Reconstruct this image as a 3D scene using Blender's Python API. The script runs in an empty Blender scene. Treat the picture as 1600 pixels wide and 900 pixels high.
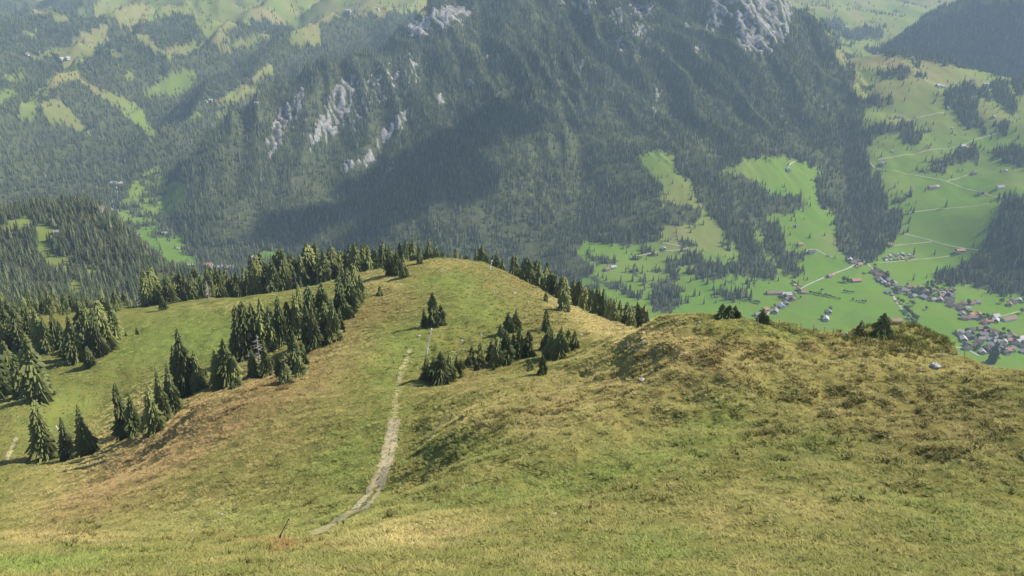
import bpy, math, random
import numpy as np
from mathutils import Vector

random.seed(7)
rng = np.random.default_rng(7)
R = math.radians
S = bpy.context.scene
COL = S.collection

# ------------------------------------------------------------------ camera
PITCH = R(22.4)
F = 1331.0                       # focal length in pixels of the 1600 x 900 photograph
CAMZ = 800.0                     # height of the view point over the valley floor datum
cam_d = bpy.data.cameras.new('camera')
cam_d.sensor_width = 36.0
cam_d.lens = F / 1600 * 36.0
cam_d.clip_start = 0.5
cam_d.clip_end = 40000
cam = bpy.data.objects.new('camera', cam_d)
cam.location = (0, 0, CAMZ)
cam.rotation_euler = (math.pi / 2 - PITCH, 0, 0)
COL.objects.link(cam)
S.camera = cam

# ------------------------------------------------------------------ light
SUN_AZ, SUN_EL = R(74), R(42)
w = bpy.data.worlds.new('World')
S.world = w
w.use_nodes = True
nt = w.node_tree
sky = nt.nodes.new('ShaderNodeTexSky')
sky.sky_type = 'NISHITA'
sky.sun_disc = False
sky.sun_elevation = SUN_EL
sky.sun_rotation = SUN_AZ
sky.altitude = 1500
sky.dust_density = 2.0
nt.links.new(sky.outputs[0], nt.nodes['Background'].inputs[0])
nt.nodes['Background'].inputs[1].default_value = 0.12
sd = bpy.data.lights.new('sun', 'SUN')
sd.energy = 4.6
sd.angle = R(0.6)
sd.color = (1.0, 0.94, 0.82)
so = bpy.data.objects.new('sun', sd)
sv = Vector((math.sin(SUN_AZ) * math.cos(SUN_EL), math.cos(SUN_AZ) * math.cos(SUN_EL), math.sin(SUN_EL)))
so.rotation_euler = (-sv).to_track_quat('-Z', 'Y').to_euler()
so.location = (300, 200, CAMZ + 300)
COL.objects.link(so)

S.view_settings.view_transform = 'Standard'
S.view_settings.look = 'None'
S.view_settings.exposure = 0.93
S.view_settings.gamma = 1.0
S.render.engine = 'CYCLES'
cy = S.cycles
cy.max_bounces = 4
cy.diffuse_bounces = 2
cy.glossy_bounces = 1
cy.transmission_bounces = 2
cy.volume_bounces = 0
cy.transparent_max_bounces = 4
cy.caustics_reflective = cy.caustics_refractive = False
cy.use_denoising = True
cy.denoiser = 'OPENIMAGEDENOISE'
S.render.filter_size = 1.5

HAZE_DENSITY = 0.000058

# ------------------------------------------------------------------ projection helpers
SP, CP = math.sin(PITCH), math.cos(PITCH)

def ray(u, v):
    xr = (np.asarray(u, float) - 800) / F
    yr = -(np.asarray(v, float) - 450) / F
    return xr, CP + yr * SP, -SP + yr * CP

def at(u, v, Y):                 # photograph pixel + forward distance -> point (z relative to the view point)
    dx, dy, dz = ray(u, v)
    s = Y / dy
    return dx * s, Y + 0 * dx, dz * s

def project(x, y, z):            # z relative to the view point
    d = y * CP - z * SP
    d = np.maximum(d, 1e-3)
    return 800 + F * x / d, 450 - F * (y * SP + z * CP) / d

# ------------------------------------------------------------------ noise
def _perm(seed):
    r = np.random.default_rng(seed)
    return r.permutation(256), r.uniform(0, 2 * np.pi, 256)

_pc = {}
def pn(x, y, seed=0):
    if seed not in _pc:
        _pc[seed] = _perm(seed)
    p, g = _pc[seed]
    xi = np.floor(x).astype(np.int64); yi = np.floor(y).astype(np.int64)
    xf = x - xi; yf = y - yi
    def gr(i, j, dx, dy):
        a = g[p[(p[i & 255] + j) & 255]]
        return np.cos(a) * dx + np.sin(a) * dy
    uu = xf * xf * xf * (xf * (xf * 6 - 15) + 10); vv = yf * yf * yf * (yf * (yf * 6 - 15) + 10)
    a = gr(xi, yi, xf, yf); b = gr(xi + 1, yi, xf - 1, yf)
    c = gr(xi, yi + 1, xf, yf - 1); d = gr(xi + 1, yi + 1, xf - 1, yf - 1)
    return ((a + (b - a) * uu) * (1 - vv) + (c + (d - c) * uu) * vv) * 1.5

def fbm(x, y, oct=4, seed=0, gain=.5):
    s = 0; a = 1.0
    for o in range(oct):
        s = s + a * pn(x * 2 ** o + 17.3 * o, y * 2 ** o - 9.1 * o, seed + o)
        a *= gain
    return s

# ------------------------------------------------------------------ terrain layers
def ctl(pts):
    out = []
    for p in pts:
        if len(p) == 3:
            x, y, z = at(*p)
        else:                                    # (u, Y, 'z', z): a hidden spot given by its height
            u, Y, _, z = p
            d = Y * CP - z * SP
            x, y = (u - 800) / F * d, Y
        out.append((math.atan2(x, y), math.log(math.hypot(x, y)), z / math.hypot(x, y)))
    return np.array(out)

class Spline:
    def __init__(self, pts, lam=2e-4):
        c = ctl(pts)
        self.p = c[:, :2]
        n = len(c)
        K = self.k(self.p[:, None, :] - self.p[None])
        A = np.zeros((n + 3, n + 3))
        A[:n, :n] = K + lam * np.eye(n)
        A[:n, n] = A[n, :n] = 1
        A[:n, n + 1:] = self.p; A[n + 1:, :n] = self.p.T
        self.w = np.linalg.solve(A, np.r_[c[:, 2], 0, 0, 0])
    @staticmethod
    def k(d):
        r2 = (d ** 2).sum(-1)
        return .5 * r2 * np.log(r2 + 1e-12)
    def __call__(self, phi, rho):
        sh = phi.shape
        q = np.stack([phi.ravel(), rho.ravel()], 1)
        out = np.empty(len(q))
        n = len(self.p)
        for i in range(0, len(q), 40000):
            c = q[i:i + 40000]
            dx = c[:, :1] - self.p[None, :, 0]; dy = c[:, 1:] - self.p[None, :, 1]
            r2 = dx * dx + dy * dy
            out[i:i + 40000] = (.5 * r2 * np.log(r2 + 1e-12)) @ self.w[:n] + self.w[n] + c @ self.w[n + 1:]
        return out.reshape(sh)

# near hillside: foreground, piste, knoll, left meadow, right hump
NEAR = [
 (0,900,44),(300,900,45),(800,900,47),(1200,900,46),(1600,900,45),
 (0,868,55),(200,866,57),(430,850,62),(560,822,68),(700,800,70),
 (100,800,112),(0,800,118),(0,745,165),(250,800,108),(400,800,100),(480,832,84),(555,795,93),
 (800,830,60),(800,750,80),(800,650,105.5),(1000,700,88),(1000,800,66),
 (1200,800,64),(1200,700,84),(1200,600,106),(1600,800,62),(1600,700,80),(1600,600,107),(1400,650,95),(1400,760,71),
 (600,690,118),(592,740,106),(610,655,129),(620,600,160),(670,557,190),(680,508,216),
 (400,700,128),(300,640,160),(300,740,122),(200,740,152),(130,716,188),(400,600,178),(500,560,196),(450,582,203),(290,612,204),(230,668,186),
 (560,475,272),(600,440,308),(700,406,340),(640,416,330),(760,412,335),(800,430,318),(880,470,280),(950,505,240),(700,450,275),(780,470,250),(600,500,238),
 (860,540,186),(750,560,180),(850,582,160),(690,600,158),(652,650,130),(900,600,126),(900,560,150),(960,532,165),
 (640,692,116.5),(690,680,113),(740,655,108),(720,622,126),(770,600,133),(650,760,98),(710,735,90),(850,700,88),(1000,600,112),(1000,540,126),(1060,502,132),(1150,499,132),(1220,508,130),(1270,520,128),(1330,538,127),(1400,553,130),(1450,562,122),(1600,578,116),
 (1350,520,146),(1410,512,150),(1450,522,147),(1475,536,142),(1500,556,130),
 (0,640,232),(60,620,232),(200,560,272),(100,565,282),(0,560,290),(300,492,328),(200,488,352),(400,478,322),(330,468,362),(0,500,362),(100,500,352),(430,520,250),(470,500,268),
 (30,700,200),(300,560,252),(300,472,388),(200,480,425),(100,482,440),(0,486,450),(430,462,388),(380,520,282),(250,520,306),(150,640,236),(240,600,232),
 (-300,700,200),(-300,560,300),(-300,860,70),(1900,600,105),(1900,800,62),(1900,900,45),(-300,900,46),
 (800,22,'z',-24),(200,22,'z',-24),(1500,22,'z',-24),
]
NEAR_CREST = [(-400,470),(0,450),(200,430),(300,380),(430,372),(560,345),(640,340),(700,340),(760,334),(800,317),(850,290),(880,276),(920,252),(950,238),(985,218),
 (1000,160),(1030,136),(1060,131),(1100,131),(1150,132),(1220,129),(1270,126),(1300,122),(1325,132),(1345,146),(1410,150),(1450,147),(1475,143),(1495,135),(1515,122),(1550,118),(1600,114),(1900,110)]

SPUR = [(0,336,1250),(80,323,1260),(140,328,1240),(180,356,1190),(230,399,1120),(280,431,1060),(330,462,1010),(400,490,960),
 (0,450,980),(100,450,980),(180,440,1000),(60,385,1110),(120,385,1110),(0,500,820),(150,500,820),(260,490,900),(-300,330,1300),(-300,450,980),
 (550,1000,'z',-560),(700,1000,'z',-700),(500,800,'z',-520),(300,700,'z',-420),(0,700,'z',-400)]
SPUR_CREST = [(-400,1300),(0,1255),(80,1265),(140,1245),(180,1195),(230,1125),(280,1065),(330,1015),(400,965),(700,900)]

MOUNT = [(300,330,2213),(300,262,2400),(640,42,3350),(560,87,3150),(450,126,2950),(390,156,2800),(340,196,2650),(290,256,2500),
 (330,400,2030),(420,395,2040),(360,300,2330),(430,240,2530),(430,330,2240),(520,170,2780),
 (600,120,2950),(700,110,3020),(700,60,3220),(720,-20,3560),(680,10,3440),
 (850,200,2590),(780,262,2340),(700,330,2140),(620,372,2050),(655,212,2740),(570,288,2490),(490,345,2260),(440,385,2090),
 (800,400,2060),(900,300,2370),(900,200,2690),(800,100,3060),(800,0,3480),(950,100,3080),(1000,0,3580),(900,-30,3650),
 (1000,400,2050),(1000,250,2450),(1000,320,2240),(930,430,1930),(1100,440,1900),(1100,330,2240),(1100,200,2680),(1100,100,3060),(1090,15,3500),
 (1190,85,3180),(1190,30,3330),(1190,-30,3480),(1130,40,3340),(1250,45,3400),
 (1200,400,2085),(1200,300,2370),(1200,250,2530),(1200,150,2930),(1290,100,3240),(1340,130,3120),
 (1250,300,2400),(1290,400,2090),
 (1400,2400,'z',-790),(1420,2900,'z',-700),(1440,3300,'z',-620),(1600,2600,'z',-850),
 (180,2400,'z',-850),(150,2900,'z',-850),(230,2200,'z',-800),(0,2500,'z',-1000),(600,1850,'z',-850),(1000,1750,'z',-830),(300,1850,'z',-830)]
MOUNT_CREST = [(-400,2200),(200,2350),(290,2500),(340,2650),(390,2800),(450,2950),(560,3150),(640,3350),(720,3560),(800,3750),(1000,3800),
 (1090,3560),(1190,3480),(1250,3520),(1300,3420),(1340,3240),(1400,2900),(1900,2700)]

BASE = [(1200,500,1707),(1500,500,1707),(1600,580,1470),(1400,560,1520),(1000,480,1770),(1340,408,2075),(1500,400,2114),(1430,440,1935),
 (1500,300,2420),(1500,200,2800),(1500,130,3150),(1400,86,3400),(1480,100,3300),(1540,116,3200),(1600,128,3120),(1600,200,2750),(1600,330,2180),(1560,420,2010),
 (1400,300,2440),(1400,200,2800),(1350,200,2850),(1350,300,2470),(1350,110,3250),
 (1480,3750,'z',-640),(1600,3650,'z',-640),(1400,3900,'z',-590),
 (1350,62,4800),(1300,20,5200),(1400,22,5700),(1400,-15,6600),(1270,-15,6000),(1440,10,6200),(1370,78,4500),
 (1200,1200,'z',-785),(1500,1200,'z',-785),(900,1500,'z',-780),(1600,1000,'z',-790),(800,1000,'z',-780),
 (600,2600,'z',-790),(900,2600,'z',-780),(1200,2600,'z',-790),(800,3300,'z',-760),(600,3300,'z',-700),(1100,3400,'z',-700),
 (500,1800,'z',-760),(300,1700,'z',-750),(0,1800,'z',-720),
 (330,413,1965),(230,376,2075),(290,413,1960),(180,302,2440),(200,330,2300),(310,167,3480),(260,290,2500),
 (150,240,2850),(100,150,3400),(0,250,2600),(0,320,2260),(110,320,2290),(60,200,3000),(230,205,3060),(0,150,3300),
 (100,92,4050),(0,80,4100),(30,40,4800),(0,25,5400),(150,50,4600),(270,130,3800),(200,110,4000),(400,100,4200),(400,50,4700),(340,140,3750),(500,90,4300),
 (480,30,5200),(300,14,5700),(150,6,6300),(550,20,5400),(620,0,5900),(300,-25,6800),(500,-25,6800),(80,3,7400),(0,-8,7000),(700,-40,6800),(1000,-60,6800),
 (-300,300,2400),(-300,150,3400),(-300,20,5200),(1900,500,1700),(1900,300,2420),(1900,130,3100),(-300,-30,7500),(1900,-20,6800),
 (800,9500,'z',-350),(0,9500,'z',-420),(1600,9500,'z',-250)]

BASE = [((p[0], p[1], 2700 + (p[2] - 2700) * .66) if len(p) == 3 and p[0] <= 720 and p[2] > 2700 else p) for p in BASE]

DARK = [(1372,82,4250),(1400,60,4330),(1450,28,4450),(1500,-2,4600),(1600,-40,4800),(1600,50,4350),(1600,110,4020),(1500,95,4080),(1430,90,4150),(1540,40,4380),
 (1340,4200,'z',-700),(1300,4600,'z',-800),(1400,3700,'z',-760),(1600,3600,'z',-700),(1900,-60,5000),(1900,100,4000)]
DARK_CREST = [(-400,4000),(1300,4200),(1372,4260),(1450,4460),(1500,4610),(1600,4810),(1900,5000)]

# rows are dense where the photograph looks, sparse in hidden ground
phi = np.r_[np.linspace(R(-56), R(-39.5), 26)[:-1], np.linspace(R(-39.5), R(39.5), 660), np.linspace(R(39.5), R(56), 26)[1:]]
rho = np.r_[np.linspace(math.log(4), math.log(44), 40)[:-1], np.linspace(math.log(44), math.log(480), 540)[:-1], np.linspace(math.log(480), math.log(780), 30)[:-1],
            np.linspace(math.log(780), math.log(1500), 110)[:-1], np.linspace(math.log(1500), math.log(4300), 330)[:-1], np.linspace(math.log(4300), math.log(13000), 120)]
NP_, NR = len(phi), len(rho)
PH, RH = np.meshgrid(phi, rho, indexing='ij')
RR = np.exp(RH)
X = RR * np.sin(PH); Yg = RR * np.cos(PH)

def crest_r(tab, yf):            # crest distance for every azimuth
    u = np.array([t[0] for t in tab], float); Yc = np.array([t[1] for t in tab], float)
    p = np.arctan((u - 800) / F / yf)            # yf: forward share of the sight lines to that crest
    return np.interp(phi, p, Yc / np.cos(p))

def layer(pts, crest, drop, soft, yf, r0, r1, below):
    sp = Spline(pts)
    z = np.full(RR.shape, float(below))
    m = (np.exp(rho) >= r0) & (np.exp(rho) <= r1)
    P, Q = PH[:, m], RR[:, m]
    if crest is None:
        z[:, m] = sp(P, np.log(Q)) * Q
        return z, None
    rc = crest_r(crest, yf)
    rc = np.convolve(np.pad(rc, 3, mode='edge'), np.ones(7) / 7, 'valid')
    rcc = np.minimum(Q, rc[:, None])
    d = np.maximum(Q - rc[:, None], 0)
    z[:, m] = sp(P, np.log(rcc)) * rcc - drop * d * d / (d + soft)
    return z, rc

zN, rcN = layer(NEAR, NEAR_CREST, .88, 9, .908, 0, 1500, -2000)
zS, rcS = layer(SPUR, SPUR_CREST, .7, 40, .955, 620, 3000, -2000)
zM, rcM = layer(MOUNT, MOUNT_CREST, .75, 40, 1.02, 1600, 20000, -2000)
zB, _ = layer(BASE, None, 0, 0, 1, 1150, 20000, -785)
zD, rcD = layer(DARK, DARK_CREST, .5, 80, 1.05, 3400, 20000, -2000)

# relief
near_n = fbm(X / 26, Yg / 26, 3, 1) * 0.9 + fbm(X / 7, Yg / 7, 3, 11) * .52 + np.abs(pn(X / 2.2, Yg / 2.2, 21)) * .16
hump = np.exp(-((RR - 125) / 35) ** 2) * (PH > R(5))
near_n = near_n * (1 + .75 * hump) * np.clip((RR - 40) / 40, .25, 1)
zN = zN + near_n
zS = zS + fbm(X / 220, Yg / 220, 4, 3) * 16
rid = 1 - np.abs(pn((X + .25 * Yg) / 130 + .6 * pn(X / 300, Yg / 300, 5), Yg / 620, 31))
rid2 = 1 - np.abs(pn((X + .25 * Yg) / 55 + .5 * pn(X / 100, Yg / 100, 6), Yg / 260, 32))
hM = np.clip((zM + 790) / 300, 0, 1) * (1 - .65 * np.clip((X / Yg - .10) / .06, 0, 1) * np.clip((-540 - zM) / 80, 0, 1))
zM = zM + hM * ((rid - .7) * 80 + (rid2 - .7) * 26 + fbm(X / 420, Yg / 420, 4, 4) * 20)
far = np.clip((zB + 790) / 160, 0, 1)
leftm = np.clip((X / Yg + .02) / -.15, 0, 1) * np.clip((RR - 2350) / 700, 0, 1)
lr1 = 1 - np.abs(pn((X - .45 * Yg) / 430 + .5 * pn(X / 500, Yg / 500, 43), (Yg + .3 * X) / 1100, 44)); lr2 = 1 - np.abs(pn((X - .3 * Yg) / 170 + .5 * pn(X / 220, Yg / 220, 45), Yg / 480, 46))
zB = zB + leftm * ((lr1 - .72) * 230 + (lr2 - .72) * 75)
zB = zB + far * (fbm(X / 520, Yg / 520, 5, 8) * 26 + (1 - np.abs(pn(X / 330, Yg / 330, 41)) - .7) * 22 * np.clip((RR - 2600) / 1200, 0, 1.6)) + fbm(X / 200, Yg / 200, 3, 9) * 2
zD = zD + fbm(X / 400, Yg / 400, 4, 10) * 22 + (1 - np.abs(pn((X - Yg * .5) / 160, Yg / 500, 42)) - .7) * 30
stack = np.stack([zN, zS, zM, zB, zD])
ZONE = np.argmax(stack, 0)       # 0 near, 1 spur, 2 mountain, 3 valley and far hills, 4 dark hill
Z = stack.max(0)
U, V = project(X, Yg, Z)
RCN = rcN[:, None]

# ------------------------------------------------------------------ land cover
def inpoly(poly, u, v):
    p = np.array(poly, float)
    ins = np.zeros(u.shape, bool)
    m = (u > p[:, 0].min()) & (u < p[:, 0].max()) & (v > p[:, 1].min()) & (v < p[:, 1].max())
    if not m.any():
        return ins
    uu, vv = u[m], v[m]
    r = np.zeros(uu.shape, bool)
    j = len(p) - 1
    for i in range(len(p)):
        xi, yi = p[i]; xj, yj = p[j]
        if yi != yj:
            c = ((yi > vv) != (yj > vv)) & (uu < (xj - xi) * (vv - yi) / (yj - yi) + xi)
            r ^= c
        j = i
    ins[m] = r
    return ins

def c3(pts, ox, oy, s=2.857):
    return [(x / s + ox, y / s + oy) for x, y in pts]

wob = np.clip(RR / 2500, .3, 2)
wu = fbm(X / (30 * wob), Yg / (30 * wob), 4, 50, .65) * 8; wv = fbm(X / (30 * wob), Yg / (30 * wob), 4, 60, .65) * 5
Uj, Vj = U + wu, V + wv

def blobs(lst, u=None, v=None):
    u = Uj if u is None else u; v = Vj if v is None else v
    s = np.zeros(u.shape)
    for b in lst:
        cu, cv, ru, rv = b[:4]; a = R(b[4]) if len(b) > 4 else 0; wgt = b[5] if len(b) > 5 else 1
        du, dv = u - cu, v - cv
        e = ((du * math.cos(a) + dv * math.sin(a)) / ru) ** 2 + ((-du * math.sin(a) + dv * math.cos(a)) / rv) ** 2
        m = e < 9
        s[m] += wgt * np.exp(-e[m])
    return s

L1 = lambda p: c3(p, 0, 0)
L3 = lambda p: c3(p, 1040, 0)
L4 = lambda p: c3(p, 0, 290)
L6 = lambda p: c3(p, 1040, 290)
MEADOWS = [
 L1([(95,265),(250,215),(330,190),(400,130),(440,100),(495,95),(500,130),(460,190),(410,220),(430,250),(330,290),(340,340),(430,390),(560,440),(660,490),(700,600),(690,620),(620,560),(500,470),(400,390),(320,340),(280,380),(200,410),(160,450),(150,530),(80,530),(100,460),(180,390),(270,330),(285,290),(250,250),(130,265)]),
 L1([(0,340),(90,320),(90,340),(0,385)]), L1([(-100,430),(90,390),(70,430),(0,475),(-100,500)]), L1([(190,440),(280,440),(290,480),(380,560),(400,600),(330,580),(200,510)]),
 L1([(650,400),(740,330),(870,320),(860,400),(800,430),(680,430)]),
 L1([(600,140),(660,160),(700,230),(760,220),(900,190),(930,200),(840,255),(740,260),(680,240),(640,190)]),
 L1([(460,215),(530,225),(555,260),(500,255)]), L1([(550,320),(590,320),(590,360),(560,350)]),
 L1([(940,235),(1000,200),(1120,165),(1180,150),(1150,190),(1050,215)]), L1([(1110,350),(1190,290),(1200,330),(1130,370)]),
 L1([(960,460),(1080,375),(1180,400),(1100,430),(1000,470)]), L1([(810,555),(900,500),(900,520),(830,560)]), L1([(970,510),(1030,480),(1020,520),(980,530)]),
 L1([(100,140),(180,130),(170,160),(110,160)]), L1([(130,30),(250,40),(330,80),(300,90),(180,70)]),
 L1([(330,80),(430,20),(500,-200),(1900,-200),(1900,60),(1560,70),(1430,100),(1420,200),(1280,200),(1310,110),(1130,90),(1000,130),(1040,170),(960,200),(870,110),(860,75),(700,80),(560,130),(520,90),(400,60)]),
 L1([(560,850),(640,770),(720,730),(720,760),(640,830),(700,850),(770,770),(790,780),(720,850),(690,900),(560,930)]),
 L4([(490,90),(560,40),(640,-40),(720,-60),(800,0),(820,70),(760,150),(690,190),(650,200),(790,215),(800,260),(830,270),(800,290),(880,350),(870,370),(780,350),(700,300),(590,230),(540,170)]),
 L4([(1120,310),(1190,290),(1250,290),(1240,330),(1140,345)]),
 [(995,248),(1030,232),(1055,240),(1060,262),(1085,290),(1102,320),(1128,345),(1142,375),(1160,400),(1172,430),(1200,440),(1215,430),(1180,370),(1172,352),(1185,350),(1196,390),(1225,430),(1250,430),(1230,390),(1215,350),(1200,345),(1185,320),(1200,300),(1180,282),(1125,266),(1175,247),(1192,242),(1250,250),(1290,275),(1265,285),(1285,310),(1300,345),(1308,380),(1322,398),(1345,408),(1365,405),(1380,398),(1390,380),(1412,345),(1385,325),(1375,300),(1370,262),(1355,240),(1370,215),(1348,200),(1352,165),(1330,140),(1330,110),(1300,85),(1320,70),(1360,82),(1420,90),(1500,105),(1560,115),(1800,115),(1900,700),(950,700),(945,490),(915,462),(905,440),(935,424),(915,408),(898,396),(912,378),(940,378),(985,385),(1030,375),(1045,340),(1030,310),(1040,290),(1015,270)],
 [(1240,-60),(1470,-60),(1470,0),(1400,70),(1340,76),(1290,50),(1255,10)],
 L3([(1370,-20),(1600,-60),(1600,55),(1500,50),(1400,15)]),
]
FORESTS = [
 L3([(905,565),(1100,550),(1110,590),(1180,580),(1130,650),(1060,640),(1040,600),(900,600)]), L3([(1250,420),(1340,360),(1390,400),(1440,400),(1460,440),(1380,450),(1400,520),(1440,590),(1330,570),(1290,500),(1250,470)]),
 L3([(1440,370),(1500,340),(1520,400),(1590,500),(1540,530),(1490,470)]), L3([(1110,770),(1200,740),(1240,700),(1330,670),(1330,730),(1250,740),(1245,770)]),
 L3([(1340,680),(1380,650),(1405,690),(1390,720),(1350,720)]), L3([(1430,680),(1560,650),(1700,690),(1700,800),(1600,760),(1500,720)]), L3([(1460,560),(1550,530),(1520,630),(1480,590)]),
 L3([(870,440),(1000,420),(1000,470),(880,480)]), L3([(930,330),(1060,300),(1090,330),(1060,360),(940,340)]), L3([(1090,290),(1140,275),(1140,310)]), L3([(1540,370),(1650,330),(1650,430),(1550,430)]),
 L3([(1110,340),(1160,325),(1150,350)]), L3([(850,400),(930,370),(910,400)]),
 L6([(450,180),(490,190),(490,290),(540,340),(540,390),(490,370),(450,280)]), L6([(490,290),(610,290),(620,320),(570,330)]),
 L6([(110,-10),(430,-10),(420,60),(400,130),(400,180),(380,190),(390,260),(430,330),(460,400),(370,410),(320,400),(330,300),(280,240),(260,200),(190,130),(150,60)]),
 L6([(650,-10),(960,-10),(990,60),(985,110),(1040,95),(1060,150),(1040,200),(985,260),(970,310),(900,345),(830,290),(810,320),(760,280),(745,200),(730,130),(680,60)]),
 L6([(1500,50),(1700,70),(1700,490),(1450,480),(1330,440),(1200,440),(1190,400),(1300,370),(1400,290),(1440,230),(1450,200),(1490,130)]),
 L6([(0,430),(60,470),(70,530),(20,580),(-60,560),(-60,430)]), L6([(100,380),(200,340),(310,350),(320,440),(280,400),(200,430)]), L6([(260,500),(320,470),(400,410),(390,450),(320,505)]),
 L6([(80,310),(130,310),(140,350),(90,350)]), L6([(0,330),(70,320),(60,380),(0,400)]), L6([(0,70),(160,90),(170,140),(120,170),(0,180)]), L6([(410,50),(600,40),(610,90),(560,130),(420,130)]),
 L6([(1000,70),(1120,20),(1110,50),(1020,85)]),
 [(1258,20),(1290,35),(1300,48),(1275,45)],[(1310,50),(1380,40),(1375,62),(1330,64)],
 L3([(620,90),(780,90),(820,130),(760,140)]),
]
SPUR_OPEN = [L4([(140,200),(200,165),(280,185),(235,245),(245,295),(330,325),(295,370),(185,365),(145,310)]), L4([(-60,240),(0,180),(100,140),(115,170),(30,230)]), L4([(310,420),(370,430),(370,520),(300,510)]), L4([(390,370),(440,390),(440,420),(400,400)])]
ROCK_B = [(428,215,11,34,12),(452,178,13,16,20),(535,150,13,26,25),(515,190,8,26,25),(500,205,6,20,25),(625,192,9,18,25),(600,215,6,20,30),(580,245,10,16,35),(690,155,8,11,25),(735,130,5,9,25),
 (545,262,14,9,-30),(690,28,48,17,-10,1.4),(650,48,16,9),(545,40,7,16,15),(612,50,5,11,10),(575,38,16,6),(1025,150,6,13,-20),(1022,172,3,6,-20),(908,110,5,11,10),(917,14,10,12,-20),(965,25,10,12),(970,70,5,10,-25),(1005,15,16,12),
 (1000,45,8,8),(1075,40,4,5),(1108,25,4,26,15),(1090,78,3,6),(900,5,30,6),(470,150,8,14,20),(780,90,4,8),(760,85,3,10),(530,190,110,60,-35,.50),(1000,70,90,60,0,.44),(640,110,80,40,-30,.42),(600,270,70,25,-35,.42)]
ROCK_P = L3([(200,-80),(560,-80),(570,60),(545,150),(470,235),(430,245),(350,235),(310,180),(300,90),(220,140),(190,60)])
CLEAR_B = [(1000,180,60,22,0,.8),(880,232,60,14,-5,.9),(960,205,70,16,5,.9),(1150,165,30,18,20,.8),(1000,318,40,12,0,.6),(870,270,50,10,-8,.7),(1100,140,40,20,20,.6),(930,330,60,12,0,.5),(580,260,40,40,0,.5),(480,180,60,40,0,.4),(720,300,40,10,-20,.3)]

forest = np.zeros(Z.shape)
far_m = ZONE >= 2
forest[far_m] = 1
for p in MEADOWS:
    forest[inpoly(p, Uj, Vj) & ((ZONE == 2) | (ZONE == 3))] = 0
for p in FORESTS:
    forest[inpoly(p, Uj, Vj) & ((ZONE == 2) | (ZONE == 3))] = 1
forest[(ZONE == 3) & (Yg > 5200)] *= (fbm(X[(ZONE == 3) & (Yg > 5200)] / 260, Yg[(ZONE == 3) & (Yg > 5200)] / 260, 3, 77) > .45)
forest[(ZONE == 3) & (Yg < 1650) & (U > 880)] = 0
forest[((ZONE == 3) | (ZONE == 2)) & (U > 880) & (U < 1175) & (V > 372) & (V < 480) & (fbm(X / 60, Yg / 60, 4, 79) > .36)] = 1
forest[(ZONE == 3) & (U < 300) & (V > 270) & (V < 372) & (fbm(X / 45, Yg / 45, 3, 78) > .12)] = 1
forest[ZONE == 1] = 1
for p in SPUR_OPEN:
    forest[(ZONE == 1) & inpoly(p, Uj, Vj)] = 0
forest[(ZONE == 0) & (RR > RCN + 20) & (U < 860)] = 1
forest[(ZONE == 4) & (V < 4) & (U > 1530)] = 0
streak = 1 - np.abs(pn((X + .30 * Yg) / 21 + .8 * pn(X / 60, Yg / 60, 74), Yg / 95, 71))
streak2 = fbm(X / 16, Yg / 16, 3, 72)
rock = blobs(ROCK_B, U + wu * .5, V + wv * .5) * (ZONE == 2)
crag = np.minimum(rock, 1)
rock = np.clip((np.minimum(rock, 1) * (.18 + 1.0 * np.clip((streak - .5) / .4, 0, 1)) + streak2 * .30 * (rock > .08) - .49) * 5, 0, 1)
pyr = inpoly(ROCK_P, Uj, Vj) & (ZONE == 2)
rock = np.maximum(rock, pyr * np.clip((streak + streak2 * .5 - .62) * 4, .12, 1))
rock = np.maximum(rock, np.clip((fbm(X / 300, Yg / 120, 3, 73) - .62) * 4, 0, 1) * ((ZONE == 3) & (Yg > 5600) & (U < 760)))
clear = np.clip(blobs(CLEAR_B), 0, 1) * (ZONE == 2)
shade_f = forest.copy()
forest = forest * (1 - np.clip(np.maximum(rock * 1.6, (crag - .62) * 5), 0, 1)) * (1 - .75 * pyr)
# relief of the crags
Z = Z + rock * (streak - .6) * 22 + rock * streak2 * 5

# near colours
nz = ZONE == 0
DRY = [(180,690,170,45,-35,.9),(330,640,120,30,-32,.8),(100,840,110,9,0,1),(640,835,110,25,-5,.9),(470,600,60,25,-30,.6),(880,630,80,50,-25,.5),(1000,640,80,60,0,.35),(1120,560,160,50,0,.6),(1040,540,60,30,0,.6),(300,800,160,30,0,.45),
 (950,510,70,20,10,.9),(600,440,40,15,0,.9),(900,490,60,10,30,1.2),(340,478,80,5,-3,.9),(1450,570,150,20,5,.5),(1300,620,160,60,0,.35),(560,540,40,30,0,.4),(760,640,70,20,-30,.5),(1180,800,200,40,0,.35),(700,412,60,8,0,.6),(20,640,40,40,0,.4)]
BROWN = [(370,635,160,32,-35,1.2),(320,665,210,50,-33,.8),(250,700,130,30,-35,1.1),(150,770,110,22,-30,.7),(440,690,90,25,-30,.5),(480,590,60,40,-30,.6),(790,440,60,20,10,.6),(830,505,30,30,0,.5),(730,590,60,20,-10,.6),(1110,560,50,25,0,.55),(960,600,40,30,0,.4),(1480,660,170,60,0,.45),(620,470,60,25,-15,.5),(560,500,50,20,-30,.5),(860,640,60,30,-20,.45),(700,830,50,12,0,.5),(1300,545,70,15,0,.5)]
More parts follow.
